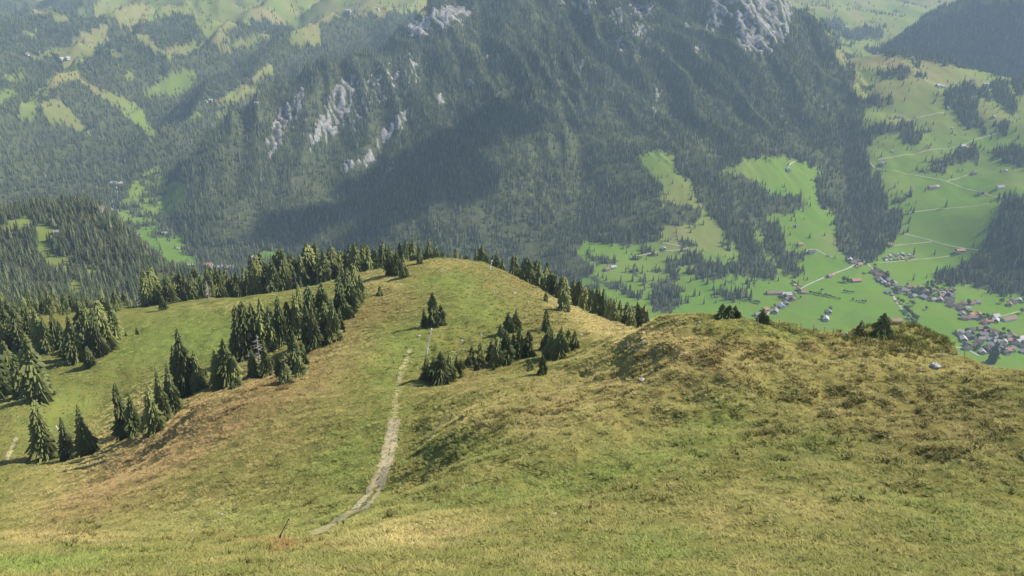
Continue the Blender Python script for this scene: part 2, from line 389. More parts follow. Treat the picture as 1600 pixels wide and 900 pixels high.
GREEN = [(300,530,150,50,-8,1.3),(80,640,90,50,-15,.8),(640,540,50,35,0,.9),(700,440,60,16,0,.9),(750,490,70,30,15,.8),(600,600,20,60,0,.5),(1200,520,55,16,5,.6),(1130,650,110,30,-25,.42),(1000,720,160,26,-15,.36),(860,760,180,25,-8,.4),(1020,860,60,40,0,.45),
 (60,880,130,10,-2,.8),(420,810,150,20,0,.5),(1480,800,140,30,10,.3),(560,720,40,60,20,.4),(520,720,70,40,-20,.3),(720,700,60,25,0,.4),(1290,700,50,30,0,.4),(980,560,30,20,0,.4),(1580,850,80,30,0,.4)]
RUST = [(430,850,70,7,6,1.0)]
un, vn = U + fbm(X / 6, Yg / 6, 3, 80) * 22, V + fbm(X / 6, Yg / 6, 3, 90) * 12
dry = np.zeros(Z.shape); brown = np.zeros(Z.shape); green = np.zeros(Z.shape); rust = np.zeros(Z.shape)
dry[nz] = blobs(DRY, un, vn)[nz]; brown[nz] = blobs(BROWN, un, vn)[nz]; green[nz] = blobs(GREEN, un, vn)[nz]; rust[nz] = blobs(RUST, un, vn)[nz]
mound = inpoly([(1300,530),(1350,512),(1410,505),(1455,515),(1490,550),(1440,556),(1360,548)], un, vn) & nz
lush = np.zeros(Z.shape)
fz = ~nz
hgt = np.clip((Z + 790) / 420, 0, 1)
lush[fz] = np.clip(1.05 - hgt[fz] * 1.0 + .25 * fbm(X[fz] / 240, Yg[fz] / 240, 3, 95), 0, 1)
ALP = [(1060,330,50,60,0,.9),(1000,420,80,30,0,.5),(1110,390,50,40,0,.6),(1300,380,26,22,0,.9),(1420,365,60,18,0,.5),(1380,120,60,40,0,.8),(1400,135,50,20,0,.8),(1500,190,60,25,0,.4),(1430,180,60,20,0,.4),(200,150,200,100,0,.5),(1185,380,20,60,0,.5)]
alp = np.clip(blobs(ALP), 0, 1) * fz
lush = np.clip(lush - alp * .7, 0, 1)
lush[ZONE == 1] = .45
LUSH = [(1250,480,200,60,0,.5),(1450,450,150,60,0,.4),(240,375,40,30,0,.6),(270,130,50,20,0,.3),(1230,330,50,70,0,.3)]
lush = np.clip(lush + blobs(LUSH) * fz, 0, 1)

def blur(a, k):                  # box average over the ground grid
    for ax in (0, 1):
        c = np.cumsum(np.pad(a, [(k + 1, k) if i == ax else (0, 0) for i in (0, 1)], mode='edge'), axis=ax)
        a = (np.take(c, np.arange(2 * k + 1, c.shape[ax]), ax) - np.take(c, np.arange(0, c.shape[ax] - 2 * k - 1), ax)) / (2 * k + 1)
    return a
edge = np.clip(blur(forest, 7) * 2, 0, 1) * (forest < .4) * (rock < .2)
TRACK = [(612,650),(607,672),(602,692),(596,715),(588,742),(576,764),(558,786),(540,802),(480,835),(500,838),(552,812),(576,796),(596,770),(608,745),(615,715),(619,692),(622,672),(626,650)]
on_track = inpoly(TRACK, U, V) & nz

# ------------------------------------------------------------------ materials
def mat(name):
    m = bpy.data.materials.new(name); m.use_nodes = True
    n = m.node_tree.nodes; l = m.node_tree.links
    b = n['Principled BSDF']; b.inputs['Roughness'].default_value = .9
    b.inputs['Specular IOR Level'].default_value = .15
    return m, n, l, b

def mixc(n, l, fac, a, b, mode='MIX'):
    m = n.new('ShaderNodeMix'); m.data_type = 'RGBA'; m.blend_type = mode
    for s, val in ((m.inputs[0], fac), (m.inputs[6], a), (m.inputs[7], b)):
        if hasattr(val, 'links'):
            l.new(val, s)
        elif isinstance(val, (int, float)):
            s.default_value = val
        else:
            s.default_value = (*val, 1)
    return m.outputs[2]

def noise(n, l, scale, detail=4, rough=.55, vec=None, dist=0):
    t = n.new('ShaderNodeTexNoise'); t.inputs['Scale'].default_value = scale; t.inputs['Detail'].default_value = detail
    t.inputs['Roughness'].default_value = rough; t.inputs['Distortion'].default_value = dist
    if vec is not None:
        l.new(vec, t.inputs['Vector'])
    return t.outputs[0]

def ramp(n, l, val, a, b, lo=0., hi=1.):
    m = n.new('ShaderNodeMapRange'); l.new(val, m.inputs[0])
    for i, q in enumerate((a, b, lo, hi)):
        m.inputs[i + 1].default_value = q
    return m.outputs[0]

def math_(n, l, op, a, b):
    m = n.new('ShaderNodeMath'); m.operation = op
    for i, q in enumerate((a, b)):
        if hasattr(q, 'links'):
            l.new(q, m.inputs[i])
        else:
            m.inputs[i].default_value = q
    return m.outputs[0]

def attr(n, name):
    a = n.new('ShaderNodeAttribute'); a.attribute_name = name
    return a

def sep(n, l, c):
    s = n.new('ShaderNodeSeparateColor'); l.new(c, s.inputs[0]); return s.outputs

def make_ground():
    m, n, l, b = mat('ground')
    tc = n.new('ShaderNodeTexCoord').outputs['Object']
    c1 = attr(n, 'cover_a'); c2 = attr(n, 'cover_b')
    a = sep(n, l, c1.outputs['Color']); d = sep(n, l, c2.outputs['Color'])
    forest_, rock_, lush_, nearm = a[0], a[1], a[2], c1.outputs['Alpha']
    dry_, brown_, green_, rust_ = d[0], d[1], d[2], c2.outputs['Alpha']
    n1 = noise(n, l, .22, 5, .6, tc); n2 = noise(n, l, 1.3, 5, .65, tc); n3 = noise(n, l, .045, 4, .6, tc); n4 = noise(n, l, 4.0, 4, .7, tc)
    # near grass
    base = mixc(n, l, ramp(n, l, n1, .35, .65), (.130, .138, .036), (.222, .188, .058))
    base = mixc(n, l, ramp(n, l, n2, .4, .7), base, (.098, .103, .030))
    sd_ = math_(n, l, 'MULTIPLY', dry_, ramp(n, l, n2, .25, .55, .45, 1.1))
    base = mixc(n, l, math_(n, l, 'MINIMUM', sd_, .9), base, (.29, .23, .084))
    base = mixc(n, l, math_(n, l, 'MINIMUM', math_(n, l, 'MULTIPLY', brown_, ramp(n, l, n1, .3, .65, .35, 1.1)), .85), base, (.185, .130, .054))
    base = mixc(n, l, math_(n, l, 'MINIMUM', math_(n, l, 'MULTIPLY', green_, ramp(n, l, n2, .3, .7, 1.0, .45)), .9), base, (.145, .180, .044))
    base = mixc(n, l, math_(n, l, 'MINIMUM', rust_, .8), base, (.17, .085, .035))
    base = mixc(n, l, ramp(n, l, n4, .35, .7, 0, .45), base, (.085, .088, .028))
    # far meadows
    n5 = noise(n, l, .012, 5, .6, tc); n6 = noise(n, l, .06, 5, .7, tc)
    fm = mixc(n, l, lush_, (.175, .150, .062), (.090, .165, .018))
    fm = mixc(n, l, ramp(n, l, n5, .42, .62, 0, .4), fm, (.115, .145, .030))
    fm = mixc(n, l, ramp(n, l, n6, .5, .75, 0, .5), fm, (.085, .105, .035))
    vo = n.new('ShaderNodeTexVoronoi'); vo.inputs['Scale'].default_value = .0085
    mp = n.new('ShaderNodeMapping'); mp.inputs['Scale'].default_value = (1, .55, .2); mp.inputs['Rotation'].default_value = (0, 0, .5); l.new(tc, mp.inputs[0]); l.new(mp.outputs[0], vo.inputs['Vector'])
    vs_ = sep(n, l, vo.outputs['Color'])
    fm = mixc(n, l, ramp(n, l, vs_[0], .45, .95, 0, .4), fm, (.125, .180, .028))
    fm = mixc(n, l, ramp(n, l, vs_[1], .5, .95, 0, .45), fm, (.062, .125, .018))
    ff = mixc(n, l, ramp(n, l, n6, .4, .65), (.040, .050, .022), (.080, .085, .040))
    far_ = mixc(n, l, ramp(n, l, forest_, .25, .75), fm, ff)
    n7 = noise(n, l, .09, 6, .7, tc)
    rk = mixc(n, l, ramp(n, l, n7, .35, .68), (.08, .075, .068), (.31, .30, .28))
    far_ = mixc(n, l, ramp(n, l, rock_, .3, .6), far_, rk)
    col = mixc(n, l, nearm, far_, base)
    l.new(col, b.inputs['Base Color'])
    b.inputs['Roughness'].default_value = 1
    b.inputs['Specular IOR Level'].default_value = 0
    bp = n.new('ShaderNodeBump'); bp.inputs['Strength'].default_value = .9; bp.inputs['Distance'].default_value = .25
    hsum = math_(n, l, 'ADD', n2, math_(n, l, 'MULTIPLY', n4, .5))
    l.new(math_(n, l, 'MULTIPLY', hsum, nearm), bp.inputs['Height'])
    l.new(bp.outputs[0], b.inputs['Normal'])
    return m

# ------------------------------------------------------------------ the ground sheet
def grid_mesh(name):
    me = bpy.data.meshes.new(name)
    nv = NP_ * NR
    co = np.empty((nv, 3), np.float32)
    co[:, 0] = X.ravel(); co[:, 1] = Yg.ravel(); co[:, 2] = Z.ravel() + CAMZ
    i = np.arange(NP_ - 1)[:, None] * NR + np.arange(NR - 1)[None]
    q = np.stack([i, i + NR, i + NR + 1, i + 1], -1).reshape(-1, 4)[:, ::-1]
    me.vertices.add(nv); me.vertices.foreach_set('co', co.ravel())
    nf = len(q)
    me.loops.add(nf * 4); me.polygons.add(nf)
    me.loops.foreach_set('vertex_index', q.astype(np.int32).ravel())
    me.polygons.foreach_set('loop_start', np.arange(0, nf * 4, 4, dtype=np.int32))
    me.polygons.foreach_set('use_smooth', np.ones(nf, bool))
    me.update(calc_edges=True)
    for nm, chans in (('cover_a', (shade_f, rock, lush, nz.astype(float))), ('cover_b', (dry, brown, green, rust))):
        at_ = me.attributes.new(nm, 'FLOAT_COLOR', 'POINT')
        at_.data.foreach_set('color', np.stack([np.clip(c, 0, 1.3).ravel() for c in chans], 1).astype(np.float32).ravel())
    return me

def tag(o, label=None, cat=None, group=None, kind=None):
    if label: o['label'] = label
    if cat: o['category'] = cat
    if group: o['group'] = group
    if kind: o['kind'] = kind
    return o

def link(name, me, m=None, parent=None):
    o = bpy.data.objects.new(name, me); COL.objects.link(o)
    if m is not None and me is not None and not me.materials:
        me.materials.append(m)
    o.parent = parent
    return o

ground = link('ground', grid_mesh('ground'), make_ground())
tag(ground, 'alpine hillside, valley floor and mountain slopes in one sheet', 'ground', kind='structure')

# ------------------------------------------------------------------ reading the ground
def zat(x, y):                    # ground height (relative to the view point)
    x = np.asarray(x, float); y = np.asarray(y, float)
    p = np.arctan2(x, y); r = np.log(np.hypot(x, y))
    i = np.clip(np.searchsorted(phi, p) - 1, 0, NP_ - 2); j = np.clip(np.searchsorted(rho, r) - 1, 0, NR - 2)
    fp = np.clip((p - phi[i]) / (phi[i + 1] - phi[i]), 0, 1); fr = np.clip((r - rho[j]) / (rho[j + 1] - rho[j]), 0, 1)
    return (Z[i, j] * (1 - fp) * (1 - fr) + Z[i + 1, j] * fp * (1 - fr) + Z[i, j + 1] * (1 - fp) * fr + Z[i + 1, j + 1] * fp * fr)

_T = np.exp(np.linspace(math.log(30), math.log(9000), 5000))
def hit(u, v, rmin=30):           # where the line of sight through a photograph pixel meets the ground
    dx, dy, dz = [float(q) for q in ray(u, v)]
    h = math.hypot(dx, dy)
    t = _T[_T >= rmin]
    x, y, z = dx / h * t, dy / h * t, dz / h * t
    g = zat(x, y)
    k = np.argmax(z < g)
    if not (z < g).any():
        return None
    if k > 0:
        a0, a1 = z[k - 1] - g[k - 1], z[k] - g[k]
        f_ = a0 / (a0 - a1) if a0 > 0 else 1
        tt = t[k - 1] + (t[k] - t[k - 1]) * f_
    else:
        tt = t[0]
    xx, yy = dx / h * tt, dy / h * tt
    return xx, yy, float(zat(xx, yy))

def onray(u, v, Y):               # ground spot in the azimuth of a pixel at a forward distance
    dx, dy, dz = [float(q) for q in ray(u, v)]
    x = dx / dy * Y
    return x, Y, float(zat(x, Y))

def ztop(u, v, x, y):             # height at which the line through pixel row v passes over a ground spot
    yr = -(v - 450) / F
    # solve for z: (y*SP + z*CP)/(y*CP - z*SP) = yr
    return y * (yr * CP - SP) / (CP + yr * SP)

# ------------------------------------------------------------------ conifers
def foliage_mat(name, dark, lit, tip, rnd=.5):
    m, n, l, b = mat(name)
    oi = n.new('ShaderNodeObjectInfo')
    tc = n.new('ShaderNodeTexCoord').outputs['Object']
    nz_ = noise(n, l, 1.1, 3, .6, tc)
    c = mixc(n, l, ramp(n, l, nz_, .35, .65), dark, lit)
    c = mixc(n, l, ramp(n, l, oi.outputs['Random'], 1 - rnd, 1, 0, .8), c, tip)
    hv_ = n.new('ShaderNodeHueSaturation'); l.new(c, hv_.inputs['Color'])
    l.new(ramp(n, l, oi.outputs['Random'], 0, 1, .7, 1.25), hv_.inputs['Value'])
    l.new(hv_.outputs[0], b.inputs['Base Color'])
    b.inputs['Roughness'].default_value = .8
    b.inputs['Specular IOR Level'].default_value = .2
    return m

M_SPRUCE = foliage_mat('spruce_needles', (.070, .086, .030), (.128, .144, .046), (.155, .165, .054), .5)
M_FAR = foliage_mat('far_needles', (.050, .068, .030), (.100, .120, .050), (.170, .165, .070), .26)
M_BROAD = foliage_mat('broad_leaves', (.045, .070, .020), (.080, .110, .030), (.11, .12, .04), .3)
M_BARK, _n, _l, _b = mat('bark')
_l.new(mixc(_n, _l, noise(_n, _l, 6, 4), (.06, .045, .03), (.13, .105, .08)), _b.inputs['Base Color'])
M_DEAD, _n, _l, _b = mat('dead_wood')
_l.new(mixc(_n, _l, noise(_n, _l, 4, 4), (.20, .18, .15), (.38, .35, .30)), _b.inputs['Base Color'])

def mesh(name, v, f, m=None):
    me = bpy.data.meshes.new(name); me.from_pydata([tuple(q) for q in v], [], f); me.update()
    if m is not None: me.materials.append(m)
    return me

def crown_mesh(name, seed, levels, nb, m, rad=.2, bare=.05, detail=True, taper=.85):
    """unit-height conifer crown: whorls of drooping branch sprays round a thin dark core"""
    r = random.Random(seed); v = []; f = []
    ph0 = r.uniform(0, 6.28)
    lean = [(r.uniform(-.015, .015), r.uniform(-.015, .015)) for _ in range(3)]
    for k in range(levels):
        q = k / (levels - 1)
        z0 = bare + (.97 - bare) * q ** .93
        rr = rad * ((1 - q) ** taper + .035) * r.uniform(.82, 1.15)
        if q < .08: rr *= .8
        cnt = max(4, round(nb * (1 - q * .55)))
        a0 = r.uniform(0, 6.28)
        for b in range(cnt):
            if r.random() < .13: continue
            a = a0 + 6.283 * (b + r.uniform(-.3, .3)) / cnt
            L = rr * r.uniform(.58, 1.16) * (1 + .24 * math.sin(2 * a + ph0 + q * 7) + .14 * math.sin(3 * a - ph0 - q * 13))
            dz = -L * r.uniform(.25, .6) + (.02 if q > .8 else 0)
            ca, sa = math.cos(a), math.sin(a)
            wd = min(L * r.uniform(.16, .30) + .004, r.uniform(.016, .028))
            zz = z0 + r.uniform(-.012, .012)
            def P(d, s, h):
                return (ca * d - sa * s, sa * d + ca * s, zz + h)
            i = len(v)
            if detail:
                hang = min(L * r.uniform(.22, .45), r.uniform(.03, .06))
                v += [P(0, 0, .03), P(L * .5, wd, dz * .35), P(L * .5, -wd, dz * .35), P(L * .6, 0, dz * .3 + .018), P(L, 0, dz),
                      P(L * .82, wd * .75, dz * .8 - hang * .5), P(L * .82, -wd * .75, dz * .8 - hang * .5), P(L * .55, wd * .3, dz * .5 - hang), P(L * .6, -wd * .5, dz * .5 - hang)]
                f += [(i, i + 2, i + 3), (i, i + 3, i + 1), (i + 1, i + 3, i + 5), (i + 3, i + 4, i + 5), (i + 3, i + 6, i + 4), (i + 2, i + 6, i + 3), (i + 1, i + 7, i + 3), (i + 2, i + 3, i + 8)]
            else:
                v += [P(0, 0, .05), P(L * .75, wd, dz * .8), P(L * .75, -wd, dz * .8), P(L, 0, dz)]
                f += [(i, i + 2, i + 3, i + 1)]
    # core
    i = len(v); ns = 6
    for q in (0.02, .35, .7):
        for s in range(ns):
            a = s * 6.283 / ns + q
            rr = rad * .5 * (1 - q) ** .9
            v.append((rr * math.cos(a), rr * math.sin(a), bare + q * (1 - bare)))
    v.append((0, 0, 1.0))
    for lv in range(2):
        for s in range(ns):
            f.append((i + lv * ns + s, i + lv * ns + (s + 1) % ns, i + (lv + 1) * ns + (s + 1) % ns, i + (lv + 1) * ns + s))
    for s in range(ns):
        f.append((i + 2 * ns + s, i + 2 * ns + (s + 1) % ns, i + 3 * ns))
    return mesh(name, v, f, m)

def trunk_mesh(name, r0=.022, top=.8, ns=6):
    v = []; f = []
    for k, (z, rr) in enumerate(((-.05, r0 * 1.35), (.05, r0), (.4, r0 * .6), (top, r0 * .15))):
        for s in range(ns):
            a = s * 6.283 / ns; v.append((rr * math.cos(a), rr * math.sin(a), z))
    for k in range(3):
        for s in range(ns):
            f.append((k * ns + s, k * ns + (s + 1) % ns, (k + 1) * ns + (s + 1) % ns, (k + 1) * ns + s))
    f.append(tuple(range(3 * ns, 4 * ns)))
    return mesh(name, v, f, M_BARK)

CROWNS = [crown_mesh('crown', 100 + i, 44 + i % 4, 20, M_SPRUCE, rad=.2 + .02 * (i % 3), bare=.02 + .02 * (i % 2), taper=.55 + .07 * (i % 4)) for i in range(7)]
SMALLC = [crown_mesh('crown', 200 + i, 32, 24, M_SPRUCE, rad=.25 + .025 * i, bare=.0, taper=.58 + .06 * i) for i in range(4)]
FARC = [crown_mesh('crown', 300 + i, 8, 7, M_FAR, rad=.17 + .02 * i, bare=.03, detail=False, taper=.8) for i in range(4)]
TRUNK = trunk_mesh('trunk'); TRUNK_T = trunk_mesh('trunk', .03, .5)

N_TREES = 0
def conifer(x, y, z, h, wid, label, group=None, crowns=CROWNS, name='spruce_tree', cat='tree', rz=None):
    global N_TREES
    N_TREES += 1
    e = bpy.data.objects.new(name, None); COL.objects.link(e)
    e.empty_display_size = .5
    e.location = (x, y, z + CAMZ)
    e.rotation_euler = (random.uniform(-.025, .025), random.uniform(-.025, .025), random.uniform(0, 6.28) if rz is None else rz)
    e.scale = (h * wid, h * wid, h)
    link('trunk', TRUNK, None, e)
    link('crown', random.choice(crowns), None, e)
    return tag(e, label, cat, group)

ORD = ['leftmost', 'second', 'third', 'fourth', 'fifth', 'sixth', 'seventh', 'eighth', 'ninth', 'tenth', 'eleventh', 'twelfth', 'thirteenth', 'fourteenth', 'fifteenth', 'sixteenth', 'seventeenth', 'eighteenth', 'nineteenth', 'twentieth',
       'twenty-first', 'twenty-second', 'twenty-third', 'twenty-fourth', 'twenty-fifth', 'twenty-sixth']

def grove(lst, where, group, crowns=CROWNS, wid=(.72, 1.08), numbered=True, kind='spruce'):
    """lst: (u, v_base or -Y, v_top[, width factor]) in photograph pixels"""
    lst = sorted(lst)
    for i, t in enumerate(lst):
        u, vb, vt = t[:3]
        p = hit(u, vb) if vb > 0 else onray(u, vt + 20, -vb)
        if p is None: continue
        h = ztop(u, vt, p[0], p[1]) - p[2]
        if h < .8: h = .8
        wf = (t[3] if len(t) > 3 else 1) * random.uniform(*wid)
        o_ = ORD[i] + ' ' + kind if i == 0 else ('rightmost ' + kind if i == len(lst) - 1 else ORD[min(i, 25)] + ' ' + kind + ' from the left')
        if len(lst) == 1: o_ = kind
        lab = (o_ + ' ' + where) if numbered else kind + ' ' + where
        conifer(*p, h, wf, lab, group, crowns)

grove([(72, 716, 624, 1.1)], 'standing alone, broad and tall, low on the left grass slope', 'spruces on the left slope')
grove([(108, 720, 652, 1.05), (138, 712, 630, 1.0)], 'of the close pair on the lower left grass slope', 'spruces on the left slope')
grove([(197, 684, 598, .85), (212, 682, 612, .9), (226, 672, 650, 1.1), (243, 676, 600, .9), (258, 660, 572, .9), (272, 648, 565, .9)], 'in the lowest clump of the slope tree line', 'spruces along the slope edge')
grove([(280, 618, 540, .9), (294, 616, 512, .9), (312, 610, 548, 1.0), (325, 604, 575, 1.0), (342, 604, 545, 1.0), (358, 602, 528, 1.0), (370, 600, 555, 1.1)], 'in the middle clump of the slope tree line', 'spruces along the slope edge')
grove([(398, 590, 545, 1), (418, 588, 530, 1), (436, 590, 552, 1.2), (462, 582, 516, 1.0), (475, 570, 535, 1.2), (447, 598, 565, 1.5), (470, 588, 556, 1.4)], 'in the sunlit upper clump of the slope tree line', 'spruces along the slope edge')
grove([(376, 560, 475, 1), (388, 556, 470, 1), (402, 552, 472, 1), (414, 548, 466, 1), (428, 544, 478, 1), (440, 540, 462, 1), (454, 534, 470, 1), (468, 530, 452, 1), (482, 540, 472, 1), (494, 545, 482, 1), (510, 530, 470, 1), (522, 532, 464, 1.05), (506, 510, 440, 1),
       (488, 515, 445, 1), (472, 512, 440, 1), (532, 520, 480, 1.1)], 'of the dark grove above the meadow edge', 'spruces of the dark grove')
grove([(535, 500, 428, 1), (546, 490, 418, 1), (556, 478, 412, 1), (564, 468, 428, 1.1), (540, 478, 420, 1)], 'in the small clump at the left foot of the knoll', 'spruces at the knoll foot')
row = []
rr_ = random.Random(3)
for i, u in enumerate(range(226, 402, 8)):
    row.append((u + rr_.uniform(-2, 2), -rr_.uniform(372, 405), rr_.uniform(412, 434) - (u - 226) * .06))
grove(row, 'in the row closing the sunlit meadow', 'spruces closing the sunlit meadow', numbered=True)
row = []
for i in range(44):
    u = 392 + i * 5.8
    row.append((u + rr_.uniform(-3, 3), -rr_.uniform(378, 430), 402 - 24 * math.sin(min(1, (u - 392) / 200) * 1.57) + rr_.uniform(-8, 14)))
grove(row, 'in the thick wood between the meadow and the grassy knoll', 'spruces in the wood behind the knoll', numbered=False)
row = []
for i in range(24):
    u = 636 + i * 9.6
    row.append((u + rr_.uniform(-4, 4), -rr_.uniform(362, 384) + max(0, u - 760) * .35, (374 if u < 690 else 387) + rr_.uniform(-4, 10) + max(0, u - 750) * .2))
grove(row, 'peeping over the top of the grassy knoll', 'spruces behind the knoll top')
row = []
for i in range(20):
    u = 852 + i * 8.4
    Y = 318 - (u - 850) * .46
    row.append((u + rr_.uniform(-2, 2), -(Y + rr_.uniform(2, 18)), 416 + (u - 850) * .42 + rr_.uniform(-5, 7)))
grove(row, 'in the line behind the right knoll flank', 'spruces on the right knoll flank')
grove([(881, 487, 452, 1.3)], 'standing in front of the line on the right knoll flank', 'spruces on the right knoll flank', wid=(1.2, 1.3))
grove([(853, 471, 455, 1.4)], 'small and dark, on the ridge edge right of the knoll', 'spruces on the right knoll flank')
grove([(678, 510, 456, 1.15), (664, 511, 480, 1.3), (690, 508, 476, 1.2)], 'of the dark clump above the white pole on the piste', 'spruces beside the piste')
grove([(668, 592, 553, 1.2), (679, 597, 558, 1.2), (690, 601, 548, 1.1), (703, 596, 552, 1.1), (714, 590, 556, 1.2)], 'of the young clump right below the white pole', 'young spruces in the hollow', SMALLC)
grove([(738, 566, 540, 1.2), (751, 568, 534, 1.2)], 'of the small pair in the middle of the hollow', 'young spruces in the hollow', SMALLC)
grove([(768, 564, 530, 1.1), (778, 570, 524, 1.1), (790, 568, 515, 1.1), (802, 562, 520, 1), (812, 560, 512, 1), (826, 556, 515, 1.1), (795, 522, 486, 1.1), (806, 518, 482, 1.1), (784, 545, 505, 1.1)], 'of the dark middle clump in the hollow', 'young spruces in the hollow', SMALLC)
grove([(853, 518, 482, 1), (856, 545, 500, 1.0), (864, 556, 515, 1.1), (876, 556, 510, 1.1), (888, 545, 514, 1.2), (898, 545, 516, 1.2)], 'of the clump at the right end of the hollow', 'young spruces in the hollow', SMALLC)
grove([(829, 582, 560, 1.1), (848, 585, 553, 1.1)], 'of the little pair on the sunlit edge of the hollow', 'young spruces in the hollow', SMALLC)
grove([(1128, 500, 474, 1.3), (1138, 500, 476, 1.3), (1148, 500, 477, 1.3)], 'of the bushy trio on the right-hand crest', 'small spruces on the crest', SMALLC, wid=(1.15, 1.3))
grove([(1192, 505, 482, 1.3)], 'bushy and small, on the crest beside the fence', 'small spruces on the crest', SMALLC, wid=(1.3, 1.4))
grove([(1342, 530, 500, 1.1), (1377, 528, 488, 1.2)], 'of the bushy pair beside the round mound', 'small spruces on the crest', SMALLC, wid=(1.3, 1.45))
grove([(1550, 566, 530, 1.0)], 'slender, beyond the path on the far right crest', 'small spruces on the crest', SMALLC)
grove([(182, 516, 506), (197, 525, 517), (215, 524, 509)], 'of the tiny saplings on the sunlit meadow', 'saplings on the sunlit meadow', SMALLC)
grove([(256, 484, 460, 1.0)], 'young, in front of the row closing the sunlit meadow', 'spruces closing the sunlit meadow', SMALLC)
grove([(594, 462, 446, 1.5)], 'bushy and round, on the left knoll slope', 'spruces at the knoll foot', SMALLC)
grove([(632, 434, 395, 1.1), (622, 430, 386, 1.0), (610, 430, 382, 1), (656, 412, 378, .8)], 'of the group at the left shoulder of the knoll', 'spruces at the knoll foot')
LEFT = [(60, 622, 518, 1.1), (46, 618, 545, 1.1), (36, 622, 552, 1.1), (74, 618, 560, 1.2), (10, 614, 540, 1.1), (-4, 620, 520, 1.1), (22, 600, 530, 1), (128, 566, 532, 1.3), (142, 572, 540, 1.3), (120, 566, 492, 1), (104, 560, 500, 1), (155, 556, 480, 1), (168, 548, 466, 1), (182, 530, 470, 1), (160, 545, 488, 1),
        (146, 545, 470, 1), (136, 530, 462, 1), (92, 545, 485, 1), (78, 550, 490, 1), (66, 548, 478, 1), (50, 540, 470, 1), (36, 545, 480, 1), (20, 540, 476, 1), (4, 545, 470, 1)]
grove(LEFT, 'in the open wood at the far left of the meadow', 'spruces left of the meadow')
row = []
for i in range(27):
    u = -10 + i * 7.8
    row.append((u + rr_.uniform(-3, 3), -rr_.uniform(345, 450), rr_.uniform(446, 474)))
grove(row, 'in the deeper part of the wood left of the meadow', 'spruces deep in the left wood', numbered=False)
print('near trees', N_TREES)

rr_ = random.Random(44)
row = []
for k in range(16):
    t = k / 15
    row.append((700 + 190 * t + rr_.uniform(-8, 8), 592 - 52 * t + rr_.uniform(-9, 9), 0))
grove([(u, v, v - rr_.uniform(9, 22), 1.35) for u, v, _ in row], 'in the low band across the hollow', 'low bushes in the hollow', SMALLC, kind='bushy young spruce')
row = []
for k in range(14):
    t = k / 13
    row.append((360 + 170 * t + rr_.uniform(-6, 6), 604 - 76 * t + rr_.uniform(-4, 8), 0))
grove([(u, v, v - rr_.uniform(9, 20), 1.5) for u, v, _ in row], 'in the fringe below the tree line', 'low fringe of the tree line', SMALLC, kind='bushy young spruce')

# dead trees, grey and bare
def dead_tree(u, v, vt, label):
    p = hit(u, v); h = ztop(u, vt, p[0], p[1]) - p[2]
    e = bpy.data.objects.new('dead_tree', None); COL.objects.link(e); e.location = (p[0], p[1], p[2] + CAMZ); e.scale = (h, h, h)
    vv = []; ff = []
    def stick(a, b, r0, r1):
        a = Vector(a); b = Vector(b); d = (b - a).normalized(); s = d.orthogonal().normalized(); t = d.cross(s); i = len(vv)
        for P_, r in ((a, r0), (b, r1)):
            for k in range(4):
                vv.append(P_ + (s * math.cos(k * 1.571) + t * math.sin(k * 1.571)) * r)
        for k in range(4): ff.append((i + k, i + (k + 1) % 4, i + 4 + (k + 1) % 4, i + 4 + k))
    stick((0, 0, -.05), (.02, 0, 1), .03, .006)
    link('trunk', mesh('trunk', vv, ff, M_DEAD), None, e)
    vv.clear(); ff.clear()
    for k in range(46):
        z = random.uniform(.15, .95); a = random.uniform(0, 6.28); L = .34 * (1.1 - z) * random.uniform(.6, 1.2)
        stick((.02 * z, 0, z), (L * math.cos(a), L * math.sin(a), z - L * random.uniform(-.2, .5)), .012, .004)
    link('branch', mesh('branch', vv, ff, M_DEAD), None, e)
    tag(e, label, 'tree', 'dead grey trees')
dead_tree(406, 574, 522, 'bare grey dead tree among the sunlit slope spruces')
dead_tree(392, 582, 548, 'short bleached dead tree beside the larger grey dead one')
dead_tree(326, 472, 438, 'thin bare dead tree in the row closing the sunlit meadow')

